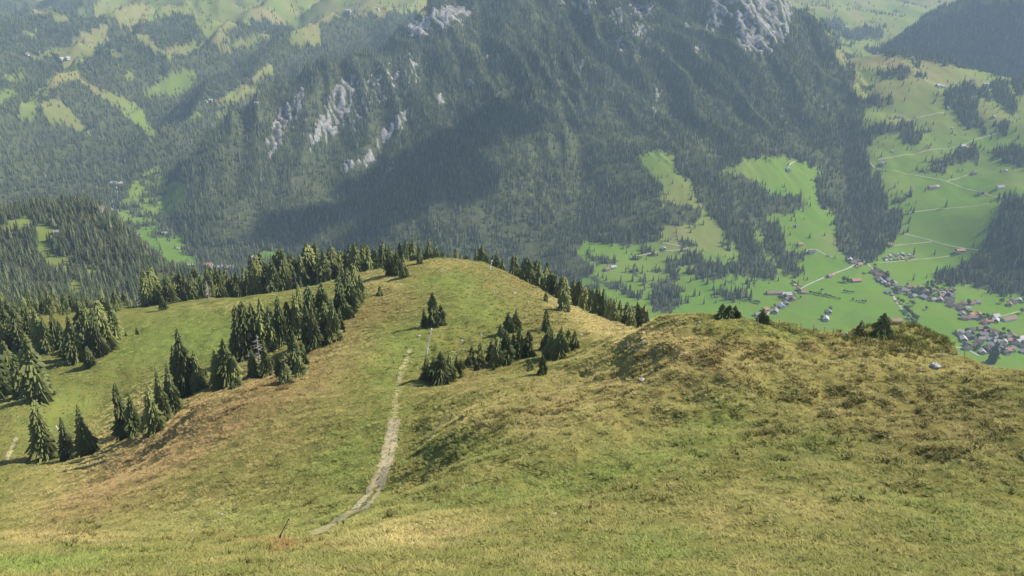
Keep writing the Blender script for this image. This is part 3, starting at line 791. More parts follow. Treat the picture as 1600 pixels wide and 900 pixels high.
# ------------------------------------------------------------------ woods too dense to count
def scatter(name, pts, scl, rot, idx, sources, label, cat, seed=0):
    me = bpy.data.meshes.new(name)
    me.vertices.add(len(pts)); me.vertices.foreach_set('co', np.asarray(pts, np.float32).ravel())
    a = me.attributes.new('sc', 'FLOAT_VECTOR', 'POINT'); a.data.foreach_set('vector', np.asarray(scl, np.float32).ravel())
    a = me.attributes.new('rot', 'FLOAT_VECTOR', 'POINT'); a.data.foreach_set('vector', np.asarray(rot, np.float32).ravel())
    a = me.attributes.new('idx', 'INT', 'POINT'); a.data.foreach_set('value', np.asarray(idx, np.int32))
    o = link(name, me)
    g = bpy.data.node_groups.new(name, 'GeometryNodeTree')
    g.interface.new_socket('Geometry', in_out='INPUT', socket_type='NodeSocketGeometry')
    g.interface.new_socket('Geometry', in_out='OUTPUT', socket_type='NodeSocketGeometry')
    N = g.nodes; L = g.links
    gi = N.new('NodeGroupInput'); go = N.new('NodeGroupOutput'); iop = N.new('GeometryNodeInstanceOnPoints')
    j = N.new('GeometryNodeJoinGeometry')
    for s in reversed(sources):
        q = N.new('GeometryNodeObjectInfo'); q.inputs['Object'].default_value = s; q.inputs['As Instance'].default_value = True
        L.new(q.outputs['Geometry'], j.inputs[0])
    def na(nm, t):
        q = N.new('GeometryNodeInputNamedAttribute'); q.data_type = t; q.inputs['Name'].default_value = nm; return q.outputs[0]
    L.new(gi.outputs[0], iop.inputs['Points']); L.new(j.outputs[0], iop.inputs['Instance'])
    iop.inputs['Pick Instance'].default_value = True
    L.new(na('idx', 'INT'), iop.inputs['Instance Index'])
    L.new(na('sc', 'FLOAT_VECTOR'), iop.inputs['Scale'])
    er = N.new('FunctionNodeEulerToRotation'); L.new(na('rot', 'FLOAT_VECTOR'), er.inputs[0]); L.new(er.outputs[0], iop.inputs['Rotation'])
    L.new(iop.outputs[0], go.inputs[0])
    md = o.modifiers.new('scatter', 'NODES'); md.node_group = g
    return tag(o, label, cat, kind='stuff')

def cell_points(mask_density, rmin, rmax):
    """random spots on the ground with a given number per square metre"""
    d = mask_density
    dr = np.gradient(RR, axis=1); dp = np.gradient(PH, axis=0) * RR
    lam = np.clip(d * dr * dp, 0, 40)
    lam[(RR < rmin) | (RR > rmax)] = 0
    lam[np.abs(PH) > R(40)] = 0
    cnt = rng.poisson(lam)
    ii, jj = np.nonzero(cnt)
    rep = np.repeat(np.arange(len(ii)), cnt[ii, jj])
    ii, jj = ii[rep], jj[rep]
    fi = np.clip(ii + rng.uniform(-.5, .5, len(ii)), 0, NP_ - 1.001); fj = np.clip(jj + rng.uniform(-.5, .5, len(jj)), 0, NR - 1.001)
    p = np.interp(fi, np.arange(NP_), phi); r = np.exp(np.interp(fj, np.arange(NR), rho))
    x, y = r * np.sin(p), r * np.cos(p)
    return x, y, zat(x, y), ii, jj

# single far trees on the open pastures (also the pattern for the far woods)
def far_tree(u, v, hm_, label, group, crowns=FARC, rmin=700, name='spruce_tree'):
    p = hit(u, v, rmin)
    if p is None: return None
    return conifer(*p, hm_, random.uniform(1.0, 1.5), label, group, crowns, name)

FT = []
for i, (u, v, hm_, lab) in enumerate([
    (1478, 324, 26, 'large lone conifer on the open slope left of the right-hand wood'), (1413, 158, 20, 'lone conifer standing in the high pasture below the farm'), (1459, 161, 18, 'lone round conifer in the high pasture near the small wood'),
    (1427, 332, 20, 'conifer at the pasture road bend below the farm'), (1420, 348, 20, 'conifer right of the dark wood tongue, upper of two'), (1418, 362, 20, 'conifer right of the dark wood tongue, lower of two'),
    (1428, 396, 20, 'conifer beside the cluster of huts'), (1460, 398, 18, 'lone conifer between huts and large farm'), (1427, 438, 20, 'conifer on the meadow above the village'), (1324, 440, 18, 'tall tree beside the tan farmhouse on the plain'),
    (1265, 372, 16, 'lone tree on the meadow above the round drive farm'), (1236, 345, 14, 'tree beside the upper hut on the wooded meadow'), (1446, 252, 22, 'conifer left of the small pasture wood'), (1456, 252, 22, 'second conifer left of the small pasture wood'),
    (1448, 230, 14, 'small conifer on the mid pasture'), (1454, 206, 18, 'slim conifer at the end of the pasture hedge wood'), (1403, 286, 12, 'small bush-like conifer on the lower pasture'), (1445, 300, 18, 'dark conifer beside the wooden farm'),
    (1093, 462, 18, 'lone conifer on the apron meadow'), (1099, 440, 18, 'slim conifer on the apron meadow edge'), (1070, 455, 16, 'conifer by the wood edge on the apron'), (1000, 440, 18, 'conifer on the apron slope near the hamlet')]):
    FT.append(far_tree(u, v, hm_, lab, 'single conifers on the pastures'))
while len(FT) < 4: FT.append(FT[0])
rr_ = random.Random(12)
n_s = 0
for poly, cnt, where in (([(1040, 300), (1090, 300), (1130, 360), (1060, 385), (1030, 350)], 12, 'dotted over the steep open meadow tongue'), ([(920, 425), (1120, 425), (1160, 455), (1100, 480), (1000, 470)], 24, 'scattered on the apron meadow below the mountain'),
                         ([(1180, 300), (1250, 300), (1260, 340), (1190, 345)], 12, 'dotted over the wooded meadow bowl'), ([(1360, 100), (1470, 100), (1440, 130), (1350, 150)], 10, 'dotted over the brownish high pasture'), ([(1540, 180), (1600, 190), (1600, 240), (1550, 240)], 8, 'scattered beside the right-hand pasture wood'),
                         ([(200, 340), (270, 330), (285, 400), (240, 380)], 8, 'scattered on the green valley floor of the side valley')):
    us = [p[0] for p in poly]; vs = [p[1] for p in poly]; k = 0; guard = 0; spots = []
    while k < cnt and guard < 400:
        guard += 1
        u, v = rr_.uniform(min(us), max(us)), rr_.uniform(min(vs), max(vs))
        if inpoly(poly, np.array([u]), np.array([v]))[0]:
            spots.append((u, v)); k += 1
    for i, (u, v) in enumerate(sorted(spots)):
        far_tree(u, v, rr_.uniform(11, 22), (ORD[i] if i == 0 else ORD[i] + ' from left,') + ' small conifer ' + where, 'conifers ' + where)

def wood(name, mask, rmin, rmax, dens, hgt_, label, far_thin=False):
    x, y, z, ii, jj = cell_points(mask * dens, rmin, rmax)
    n = len(x)
    h = hgt_ * rng.uniform(.6, 1.2, n) * (1 + .25 * fbm(x / 90, y / 90, 2, 140))
    wd = rng.uniform(.9, 1.45, n)
    rot = np.stack([rng.uniform(-.03, .03, n), rng.uniform(-.03, .03, n), rng.uniform(0, 6.28, n)], 1)
    src = [c for t in FT[:4] for c in t.children if c.name.startswith('crown')]
    print(name, n)
    return scatter(name, np.stack([x, y, z + CAMZ - .6], 1), np.stack([h * wd, h * wd, h], 1), rot, rng.integers(0, len(src), n), src, label, 'wood')

# give the four pattern trees four different crowns
for t, me in zip(FT[:4], FARC):
    for c in t.children:
        if c.name.startswith('crown'): c.data = me
thin = np.clip(.62 + .8 * fbm(X / 130, Yg / 130, 3, 150), .25, 1.2)
vis = (V > -60) & (U > -160) & (U < 1760)
fm_ = (forest > .4) * vis
wood('mountain_forest', fm_ * (ZONE == 2) * thin * (1 - .6 * clear), 1600, 4200, .024, 18.5, 'dark conifer forest covering the steep mountain face')
wood('side_valley_forest', fm_ * (ZONE == 3) * (U < 880) * np.clip(thin, .7, 1.2), 1600, 4600, .022, 18.5, 'conifer woods on the hillsides of the left side valley')
wood('far_alp_forest', fm_ * (ZONE == 3) * ((Yg >= 4250) | (V < 80)) * thin, 4600, 7500, .006, 24, 'thin conifer woods below the far high pastures')
alp_m = (ZONE == 3) * vis * (Yg > 4200) * (forest <= .4) * np.clip(fbm(X / 150, Yg / 150, 3, 155) * 2 - .1, 0, 1)
wood('timberline_trees', alp_m, 4200, 7500, .0022, 20, 'sparse dark conifers dotted along the far timberline')
wood('pasture_woods', fm_ * (ZONE == 3) * (U >= 880) * (Yg < 4250), 1500, 4250, .013, 21, 'conifer copses and woods on the right-hand pastures')
wood('shaded_hill_forest', fm_ * (ZONE == 4) * thin, 3600, 6500, .008, 24, 'dark forest on the shaded hill at the upper right')
wood('spur_forest', fm_ * (ZONE == 1) * thin, 620, 1700, .048, 17, 'dark conifer forest on the low wooded spur at left')
wood('wood_edge_trees', edge * vis * (ZONE >= 1), 620, 4600, .0019, 15, 'loose conifers straggling along the edges of the woods')
wood('back_slope_forest', fm_ * (ZONE == 0) * ((V > 425) | (RR > 620)), 380, 1000, .02, 15, 'conifers on the hidden slope falling away behind the meadow')

# ------------------------------------------------------------------ roads and paths (ribbons laid on the ground)
def simple_mat(name, a, b_, scale=.4, rough=.9):
    m, n, l, b = mat(name)
    tc = n.new('ShaderNodeTexCoord').outputs['Object']
    l.new(mixc(n, l, ramp(n, l, noise(n, l, scale, 5, .65, tc), .35, .65), a, b_), b.inputs['Base Color'])
    b.inputs['Roughness'].default_value = rough
    return m
M_ROAD = simple_mat('road_surface', (.24, .23, .19), (.35, .33, .28), .05)
M_LANE = simple_mat('farm_lane', (.20, .22, .12), (.33, .32, .22), .05)
M_GRAVEL = simple_mat('gravel', (.20, .165, .085), (.36, .31, .19), 1.6)
M_WORN = simple_mat('worn_turf', (.17, .16, .06), (.34, .29, .14), 1.1)
M_SOIL = simple_mat('trodden_soil', (.045, .035, .02), (.10, .08, .04), .8)
M_STREAM = simple_mat('stream_bed', (.30, .30, .28), (.42, .41, .38), .1, .5)

def ribbon(name, px, width, m, label, cat='road', rmin=700, lift=.5, step=12., cross=2, ragged=0., smooth=3):
    P = [hit(u, v, rmin) for u, v in px]
    P = np.array([p[:2] for p in P if p is not None])
    for _ in range(smooth):                     # round the corners
        Q = [P[0]]
        for a, b in zip(P[:-1], P[1:]):
            Q += [a * .75 + b * .25, a * .25 + b * .75]
        P = np.array(Q + [P[-1]])
    seg = np.r_[0, np.cumsum(np.hypot(*np.diff(P, axis=0).T))]
    k = max(4, int(seg[-1] / step))
    s = np.linspace(0, seg[-1], k)
    x = np.interp(s, seg, P[:, 0]); y = np.interp(s, seg, P[:, 1])
    tx, ty = np.gradient(x), np.gradient(y); L = np.hypot(tx, ty) + 1e-9
    nx, ny = -ty / L, tx / L
    v = []; f = []
    for j in range(cross):
        o = (j / (cross - 1) - .5) * width
        e = rng.uniform(-ragged, ragged, k) if j in (0, cross - 1) else 0
        xx, yy = x + nx * (o + e), y + ny * (o + e)
        zz = zat(xx, yy) + lift
        if j == 0: allv = np.empty((k, cross, 3))
        allv[:, j] = np.stack([xx, yy, zz + CAMZ], 1)
    v = allv.reshape(-1, 3)
    for i in range(k - 1):
        for j in range(cross - 1):
            a = i * cross + j
            f.append((a, a + 1, a + cross + 1, a + cross))
    o = link(name, mesh(name, v, f, m))
    return tag(o, label, cat, kind='structure')

ROADS = [
 ([(1347, 405), (1330, 418), (1292, 432), (1255, 448), (1235, 463), (1214, 480), (1192, 496)], 7, M_ROAD, 'pale main road crossing the valley plain'),
 ([(1325, 400), (1347, 405), (1362, 418), (1380, 434), (1398, 446), (1425, 455), (1455, 465), (1482, 474), (1500, 484), (1514, 483), (1524, 494), (1532, 502), (1542, 510), (1552, 526), (1580, 540), (1600, 548)], 6, M_ROAD, 'village street running down through the houses'),
 ([(1394, 458), (1400, 472), (1412, 486), (1424, 502), (1434, 516)], 6, M_ROAD, 'pale lane beside the tree-lined stream'),
 ([(1372, 250), (1440, 238), (1500, 229), (1530, 215), (1556, 209)], 5, M_LANE, 'farm lane climbing across the middle pasture'),
 ([(1370, 264), (1430, 274), (1482, 283), (1530, 298), (1560, 309), (1600, 306)], 5, M_LANE, 'farm lane across the lower pasture'),
 ([(1480, 283), (1500, 278), (1522, 269)], 5, M_LANE, 'short lane up to a pasture farm'),
 ([(1404, 334), (1470, 325), (1545, 318)], 5, M_LANE, 'nearly level lane below the pasture farms'),
 ([(1400, 363), (1440, 371), (1490, 385), (1530, 391)], 5, M_LANE, 'lane slanting down to the large farm'),
 ([(1384, 385), (1420, 381), (1456, 378)], 5, M_LANE, 'lane to the barn beside the dark wood'),
 ([(1372, 411), (1440, 404), (1496, 397)], 5, M_LANE, 'lane below the cluster of huts'),
 ([(1352, 249), (1360, 254), (1367, 263)], 6, M_ROAD, 'pale bend of a forest road beside the dark wood'),
 ([(1441, 120), (1447, 127), (1457, 131), (1470, 134), (1500, 133)], 6, M_ROAD, 'pale track to the high farm'),
 ([(1475, 176), (1440, 182), (1408, 188)], 4, M_LANE, 'faint track across the high pasture'),
 ([(1551, 138), (1540, 145), (1515, 152), (1512, 165)], 5, M_LANE, 'track at the upper pasture wood'),
 ([(1035, 379), (1060, 384), (1082, 388), (1060, 391), (1035, 392), (990, 400)], 5, M_LANE, 'zigzag track on the steep meadow'),
 ([(1259, 395), (1262, 390), (1275, 389), (1290, 399), (1300, 401)], 5, M_ROAD, 'drive curving round a farm'),
 ([(1230, 262), (1240, 252), (1255, 251)], 5, M_LANE, 'lane above the farm on the wooded meadow'),
 ([(178, 286), (183, 298), (179, 312), (172, 322), (164, 332)], 13, M_STREAM, 'pale stony stream bed in the side valley'),
 ([(274, 413), (308, 413)], 9, M_ROAD, 'pale road bridge on the side valley floor'),
 ([(1484, 543), (1505, 543), (1518, 550), (1530, 556)], 7, M_ROAD, 'pale road entering the lower village'),
 ([(1562, 495), (1580, 490), (1600, 484)], 5, M_LANE, 'lane past the large grey barn'),
 ([(1440, 461), (1448, 455), (1462, 452)], 5, M_LANE, 'side lane in the upper village'),
 ([(1466, 467), (1476, 460), (1487, 453)], 5, M_LANE, 'second side lane in the upper village'),
]
for px, wd, m, lab in ROADS:
    wd = wd * .66
    ribbon('road' if m is M_ROAD else ('stream' if m is M_STREAM else 'farm_lane'), px, wd, m, lab)
# the piste track: two gravel wheel lines and a faint grassy continuation
ribbon('gravel_track', [(611, 653), (608, 672), (604, 692), (598, 715), (590, 742), (578, 764), (562, 786), (553, 796)], 1.0, M_GRAVEL, 'gravel wheel line, left of the piste track', 'track', 40, .06, .5, 4, .22)
ribbon('gravel_track', [(622, 655), (619, 673), (616, 692), (611, 715), (604, 742), (593, 764), (578, 786), (568, 797)], 1.0, M_GRAVEL, 'gravel wheel line, right of the piste track', 'track', 40, .06, .5, 4, .22)
ribbon('gravel_track', [(616, 655), (612, 675), (609, 692), (605, 715), (598, 742), (587, 762)], .35, M_GRAVEL, 'thin gravel line between the piste wheel lines', 'track', 40, .06, .5, 3, .15)
ribbon('footpath', [(1405, 549), (1440, 555), (1470, 557), (1500, 559), (1530, 562), (1555, 569), (1580, 580), (1600, 588)], .7, M_SOIL, 'dark trodden path along the right-hand crest', 'path', 40, .10, .5, 3, .15)
ribbon('worn_track', [(556, 796), (540, 806), (520, 816), (500, 826), (478, 836)], 3.0, M_WORN, 'worn turf strip where the piste track curves to the left', 'track', 40, .05, .5, 5, .5)
ribbon('worn_track', [(616, 654), (617, 640), (619, 625), (622, 605), (626, 585), (633, 565), (645, 540)], 1.2, M_WORN, 'faint worn strip continuing the track up to the knoll', 'track', 40, .05, .5, 4, .5)
ribbon('footpath', [(8, 722), (18, 700), (26, 684)], 1.1, M_GRAVEL, 'pale worn strip on the lower left meadow', 'path', 40, .06, .5, 3, .3)

# ------------------------------------------------------------------ houses
M_WHITE = simple_mat('white_render', (.42, .40, .36), (.58, .56, .51), .5)
M_WOOD = simple_mat('brown_timber', (.13, .075, .04), (.22, .14, .08), 1.)
M_WOODL = simple_mat('pale_timber', (.30, .22, .14), (.42, .32, .20), 1.)
ROOFS = {'grey': simple_mat('grey_roof', (.16, .145, .135), (.25, .23, .21), .6), 'brown': simple_mat('brown_roof', (.15, .095, .07), (.24, .16, .12), .6),
         'orange': simple_mat('orange_roof', (.24, .125, .08), (.34, .19, .125), .6), 'dark': simple_mat('dark_roof', (.06, .055, .055), (.11, .10, .095), .6), 'pale': simple_mat('pale_roof', (.27, .26, .25), (.38, .37, .35), .6)}

def wall_mesh(Lx, Wy, hw, hr, low, upm):
    v = []; f = []; mi = []
    x, y = Lx / 2, Wy / 2
    for z in (-3, low, hw):
        v += [(-x, -y, z), (x, -y, z), (x, y, z), (-x, y, z)]
    v += [(-x, 0, hw + hr), (x, 0, hw + hr)]
    for k in (0, 1):
        for s in range(4):
            f.append((k * 4 + s, k * 4 + (s + 1) % 4, k * 4 + 4 + (s + 1) % 4, k * 4 + 4 + s)); mi.append(k)
    f += [(9, 10, 13), (11, 8, 12)]; mi += [1, 1]
    me = mesh('wall', v, f); me.materials.append(M_WHITE); me.materials.append(upm)
    me.polygons.foreach_set('material_index', mi)
    return me

def roof_mesh(Lx, Wy, hw, hr, over, m):
    v = []; f = []
    x = Lx / 2 + over; y = Wy / 2 + over; sl = hr / (Wy / 2)
    for dz in (0, .45):
        ze = hw - over * sl + dz
        v += [(-x, -y, ze), (x, -y, ze), (x, 0, hw + hr + dz + .02), (-x, 0, hw + hr + dz + .02), (-x, y, ze), (x, y, ze)]
    f = [(6, 7, 8, 9), (9, 8, 11, 10), (1, 0, 3, 2), (2, 3, 4, 5), (0, 1, 7, 6), (5, 4, 10, 11), (1, 2, 8, 7), (2, 5, 11, 8), (3, 0, 6, 9), (4, 3, 9, 10)]
    return mesh('roof', v, f, m)

def chim_mesh(hw, hr):
    v = [(a + 2, b + 1.2, z) for z in (hw + hr * .3, hw + hr + 1.3) for a, b in ((-.5, -.5), (.5, -.5), (.5, .5), (-.5, .5))]
    return mesh('chimney', v, [(4, 5, 6, 7), (0, 1, 5, 4), (1, 2, 6, 5), (2, 3, 7, 6), (3, 0, 4, 7)], M_WHITE)

SIZES = {'hut': (8, 6.5, 2.6, 2.2, .8, .8), 'house': (14, 11.5, 5.2, 3.6, 1.5, 2.4), 'chalet': (17, 13, 6, 4, 1.8, 2.6), 'barn': (26, 14, 5.5, 4.2, 1.4, 1.5), 'long': (42, 16, 5, 4.2, 1.2, 3.0), 'large': (24, 16, 8, 4.5, 1.2, 7.5)}
_hm = {}
def house_meshes(size, roof, upm):
    k = (size, roof, upm.name)
    if k not in _hm:
        Lx, Wy, hw, hr, ov, low = SIZES[size]
        _hm[k] = (wall_mesh(Lx, Wy, hw, hr, low, upm), roof_mesh(Lx, Wy, hw, hr, ov, ROOFS[roof]), chim_mesh(hw, hr))
    return _hm[k]

placed = []
def house(u, v, size, roof, label, group=None, rz=None, up=None, rmin=700, gap=13):
    p = hit(u, v, rmin)
    if p is None: return False
    for q in placed:
        if math.hypot(q[0] - p[0], q[1] - p[1]) < gap: return False
    placed.append(p)
    wm, rm, cm = house_meshes(size, roof, up or random.choice([M_WOOD, M_WOOD, M_WOODL, M_WHITE]))
    e = bpy.data.objects.new('hut' if size == 'hut' else ('barn' if size in ('barn', 'long') else 'house'), None); COL.objects.link(e)
    e.location = (p[0], p[1], p[2] + CAMZ)
    e.scale = (.86, .86, .86)
    e.rotation_euler = (0, 0, random.uniform(-.5, .5) + random.choice([0, 1.571]) if rz is None else rz)
    link('wall', wm, None, e)
    ro = link('roof', rm, None, e)
    if size in ('house', 'chalet'): link('chimney', cm, None, ro)
    tag(e, label, 'hut' if size == 'hut' else ('barn' if size in ('barn', 'long') else 'house'), group)
    return True

FARMS = [
 (1210, 459, 'long', 'brown', 'long barn with brown roof and white wall beside the main road', .05), (1229, 463, 'large', 'pale', 'pale house at the right end of the long barn', 0), (1234, 469, 'barn', 'brown', 'brown roofed barn on the main road below the long barn', .2),
 (1248, 454, 'house', 'brown', 'house left of the main road above the long barn', None), (1256, 458, 'house', 'orange', 'reddish roofed house on the main road bend', None), (1242, 446, 'hut', 'pale', 'small pale hut on the lane above the main road', None),
 (1228, 476, 'house', 'grey', 'house below the barn on the main road', None), (1221, 480, 'chalet', 'pale', 'pale roofed chalet on the main road', None), (1211, 488, 'chalet', 'grey', 'grey chalet near the lower end of the main road', None), (1196, 485, 'house', 'orange', 'orange roofed house behind the crest bush', None), (1184, 493, 'house', 'grey', 'grey house partly behind the crest', None),
 (1290, 500, 'chalet', 'pale', 'white house standing alone on the plain', None), (1295, 489, 'house', 'grey', 'grey house just above the lone white house', None), (1296, 433, 'house', 'brown', 'house halfway along the main road', .5), (1302, 431, 'hut', 'orange', 'small reddish hut halfway along the main road', .5),
 (1337, 440, 'barn', 'orange', 'tan farmhouse beside tall trees on the plain', .2), (1350, 428, 'hut', 'brown', 'small brown hut on the plain near the junction', None), (1400, 503, 'barn', 'orange', 'red roofed barn just above the mound', .1), (1387, 458, 'house', 'pale', 'pale house left of the stream', None), (1382, 456, 'hut', 'grey', 'grey hut left of the stream', None),
 (1250, 383, 'house', 'orange', 'reddish hut on the meadow above the round drive', None), (1268, 395, 'chalet', 'dark', 'dark chalet inside the round drive', None), (1295, 400, 'hut', 'brown', 'brown hut at the end of the round drive', None), (1243, 353, 'hut', 'pale', 'pale hut on the wooded meadow', None),
 (1391, 384, 'house', 'brown', 'barn at the edge of the dark wood tongue', None), (1500, 393, 'barn', 'orange', 'large tan farm left of the right-hand wood', .1), (1507, 395, 'house', 'brown', 'house right of the large tan farm', .1), (1492, 394, 'house', 'brown', 'house left of the large tan farm', .2),
 (1466, 135, 'chalet', 'pale', 'white high farm at the end of the pale track', .3), (1473, 136, 'house', 'pale', 'smaller white building beside the high farm', 0), (1403, 184, 'chalet', 'brown', 'farm on the high pasture left of the small wood', None), (1397, 186, 'hut', 'grey', 'hut beside the high pasture farm', None),
 (1505, 230, 'chalet', 'pale', 'pale farm above the pasture copse', .2), (1513, 232, 'barn', 'brown', 'barn beside the pale farm above the copse', .2), (1456, 294, 'barn', 'brown', 'wooden farm on the lower pasture', .1), (1463, 293, 'house', 'pale', 'pale house beside the wooden farm', .1), (1449, 295, 'hut', 'brown', 'hut left of the wooden farm', .1),
 (1380, 257, 'chalet', 'pale', 'white house beside the pasture lane near the dark wood', None), (1395, 237, 'hut', 'pale', 'small hut above the pasture lane', None), (1523, 271, 'house', 'brown', 'brown house at the top of the short lane', None), (1527, 270, 'hut', 'pale', 'pale hut at the top of the short lane', None), (1572, 267, 'hut', 'pale', 'white hut on the pasture at far right', None),
 (1532, 303, 'chalet', 'grey', 'grey roofed barn on the lower right pasture', None), (1562, 294, 'barn', 'grey', 'dark barn on the pasture near the right-hand wood', None), (1487, 201, 'hut', 'pale', 'tiny hut in the middle of the pasture', None), (1493, 211, 'hut', 'grey', 'tiny grey hut below the middle pasture hut', None), (1427, 92, 'chalet', 'pale', 'white house on the pasture skyline', None),
 (1371, 84, 'house', 'pale', 'white house where the far valley opens', None), (1519, 127, 'chalet', 'pale', 'white house high on the upper pasture', None), (1541, 133, 'chalet', 'pale', 'white house near the upper right wood', None), (1552, 184, 'house', 'pale', 'white hut between the pasture woods', None), (1482, 170, 'house', 'pale', 'pale hut left of the small wood', None), (1418, 304, 'hut', 'pale', 'hut with pale roof above the level lane', None),
 (1232, 266, 'chalet', 'pale', 'white farm on the meadow ringed by forest', None), (1237, 268, 'house', 'dark', 'dark building beside the white forest meadow farm', None), (958, 419, 'house', 'pale', 'pale house of the hamlet below the mountain', .3), (949, 422, 'house', 'brown', 'brown house of the hamlet below the mountain', .3), (966, 420, 'hut', 'pale', 'hut of the hamlet below the mountain', .3), (1037, 390, 'house', 'pale', 'white hut on the zigzag track', None),
 (215, 369, 'chalet', 'pale', 'white farm on the side valley meadow', None), (221, 368, 'house', 'grey', 'grey house beside the side valley farm', None), (258, 366, 'house', 'pale', 'single house on the green side valley meadow', None), (279, 389, 'hut', 'pale', 'white hut on the lower side valley meadow', None),
 (326, 417, 'large', 'orange', 'red works building on the side valley floor', .1), (341, 419, 'long', 'pale', 'long pale works hall on the side valley floor', .05), (354, 419, 'long', 'pale', 'second pale works hall partly behind spruces', .05), (396, 404, 'house', 'pale', 'small white building at the quarry clearing', None),
 (158, 329, 'house', 'grey', 'lowest house of the side valley hamlet', None), (165, 327, 'chalet', 'pale', 'pale house of the side valley hamlet', None), (172, 333, 'house', 'pale', 'house by the stony stream in the hamlet', None), (168, 332, 'hut', 'orange', 'red roofed hut in the side valley hamlet', None), (179, 289, 'large', 'pale', 'white building at the head of the stony stream', None), (189, 288, 'house', 'pale', 'white hut above the stony stream', None),
 (329, 158, 'chalet', 'pale', 'pale house of the upper side valley hamlet', None), (333, 166, 'chalet', 'pale', 'white house in the upper side valley hamlet', None), (322, 160, 'house', 'grey', 'grey house of the upper side valley hamlet', None), (249, 126, 'chalet', 'pale', 'white hut on the bright field of the side valley', None), (96, 93, 'chalet', 'pale', 'white hut on the left ridge pasture', None), (106, 92, 'chalet', 'pale', 'second white hut on the left ridge pasture', None),
 (43, 86, 'chalet', 'pale', 'white hut on the far left pasture', None), (60, 83, 'house', 'pale', 'small white hut on the far left pasture', None), (401, 162, 'house', 'pale', 'tiny white hut against the side valley forest', None), (545, 18, 'large', 'pale', 'white alp building on the far high pasture', None), (557, 17, 'large', 'pale', 'second white alp building on the far high pasture', None), (590, 16, 'large', 'pale', 'third white alp building on the far high pasture', None),
 (1323, 44, 'large', 'pale', 'white hut in the far green valley', None),
]
for u, v, sz, rf, lab, rz in FARMS:
    if lab: house(u, v, sz, rf, lab, None, rz)
house(88, 364, 'hut', 'grey', 'small hut in the clearing of the wooded spur', rmin=700)
house(4, 366, 'hut', 'grey', 'small hut at the left end of the wooded spur', rmin=700)

def cluster(poly, n, where, group, sizes, roofs, gap=15, seed=0):
    r = random.Random(seed); us = [p[0] for p in poly]; vs = [p[1] for p in poly]
    cand = []; guard = 0
    while len(cand) < n * 6 and guard < 3000:
        guard += 1
        u, v = r.uniform(min(us), max(us)), r.uniform(min(vs), max(vs))
        if inpoly(poly, np.array([u]), np.array([v]))[0]: cand.append((u, v))
    k = 0
    for u, v in cand:
        if k >= n: break
        rf = r.choice(roofs); sz = r.choice(sizes)
        if house(u, v, sz, rf, '%s roofed %s %s' % (rf, 'hut' if sz == 'hut' else 'house', where), group, None, None, 700, gap): k += 1
    return k
RM = ['grey', 'grey', 'brown', 'grey', 'dark', 'dark', 'pale', 'brown', 'brown', 'orange']
cluster([(1325, 402), (1345, 404), (1352, 416), (1340, 418), (1328, 410)], 7, 'at the road junction under the dark wood', 'houses at the road junction', ['house', 'hut', 'chalet'], RM, 15, 1)
cluster([(1380, 400), (1405, 396), (1428, 398), (1426, 406), (1380, 408)], 22, 'in the tight cluster above the village lane', 'tight cluster of huts', ['hut'], ['grey', 'dark', 'pale', 'brown'], 10, 2)
cluster([(1362, 424), (1374, 424), (1398, 442), (1392, 450), (1372, 438)], 11, 'along the stream bridge above the village', 'houses above the village', ['house', 'chalet'], RM, 16, 3)
cluster([(1398, 450), (1425, 447), (1448, 452), (1470, 456), (1490, 454), (1494, 464), (1484, 474), (1460, 474), (1425, 464), (1402, 460)], 44, 'in the upper village', 'houses of the upper village', ['house', 'house', 'chalet', 'hut'], RM, 15, 4)
cluster([(1476, 468), (1490, 470), (1508, 476), (1512, 484), (1496, 484), (1480, 477)], 12, 'in the reddish row ending the upper village', 'reddish roofed row', ['chalet', 'house', 'barn'], ['orange', 'orange', 'brown', 'grey'], 16, 5)
cluster([(1500, 492), (1530, 490), (1536, 498), (1508, 500)], 9, 'in the group halfway down the village street', 'houses halfway down the street', ['chalet', 'house'], ['brown', 'brown', 'grey', 'orange'], 16, 6)
cluster([(1538, 502), (1556, 502), (1552, 510), (1540, 510)], 4, 'beside the street above the lower village', 'houses above the lower village', ['chalet'], ['orange', 'brown', 'pale'], 16, 7)
cluster([(1515, 478), (1535, 476), (1532, 472), (1520, 470)], 4, 'right of the reddish row', 'houses right of the reddish row', ['house'], RM, 16, 8)
cluster([(1574, 471), (1592, 470), (1594, 477), (1576, 478)], 4, 'on the meadow below the right-hand wood', 'houses below the right-hand wood', ['house', 'chalet'], ['pale', 'brown'], 16, 9)
house(1576, 500, 'long', 'brown', 'large brown roofed barn right of the village street', None, .35)
house(1555, 496, 'chalet', 'pale', 'pale building left of the large barn', None, .3)
cluster([(1497, 518), (1540, 512), (1572, 522), (1600, 532), (1600, 552), (1575, 556), (1540, 552), (1512, 550), (1506, 535)], 52, 'in the lower village behind the crest', 'houses of the lower village', ['house', 'chalet', 'house'], ['grey', 'brown', 'grey', 'dark', 'dark', 'pale', 'brown', 'orange', 'grey'], 15, 10)
house(1573, 549, 'barn', 'orange', 'bright orange roofed house at the near edge of the lower village', None, .1, None, 700, 8)
cluster([(1302, 521), (1322, 521), (1322, 526), (1302, 526)], 4, 'half hidden behind the fence on the crest', 'houses behind the crest fence', ['house'], RM, 14, 11)
print('houses', len(placed))

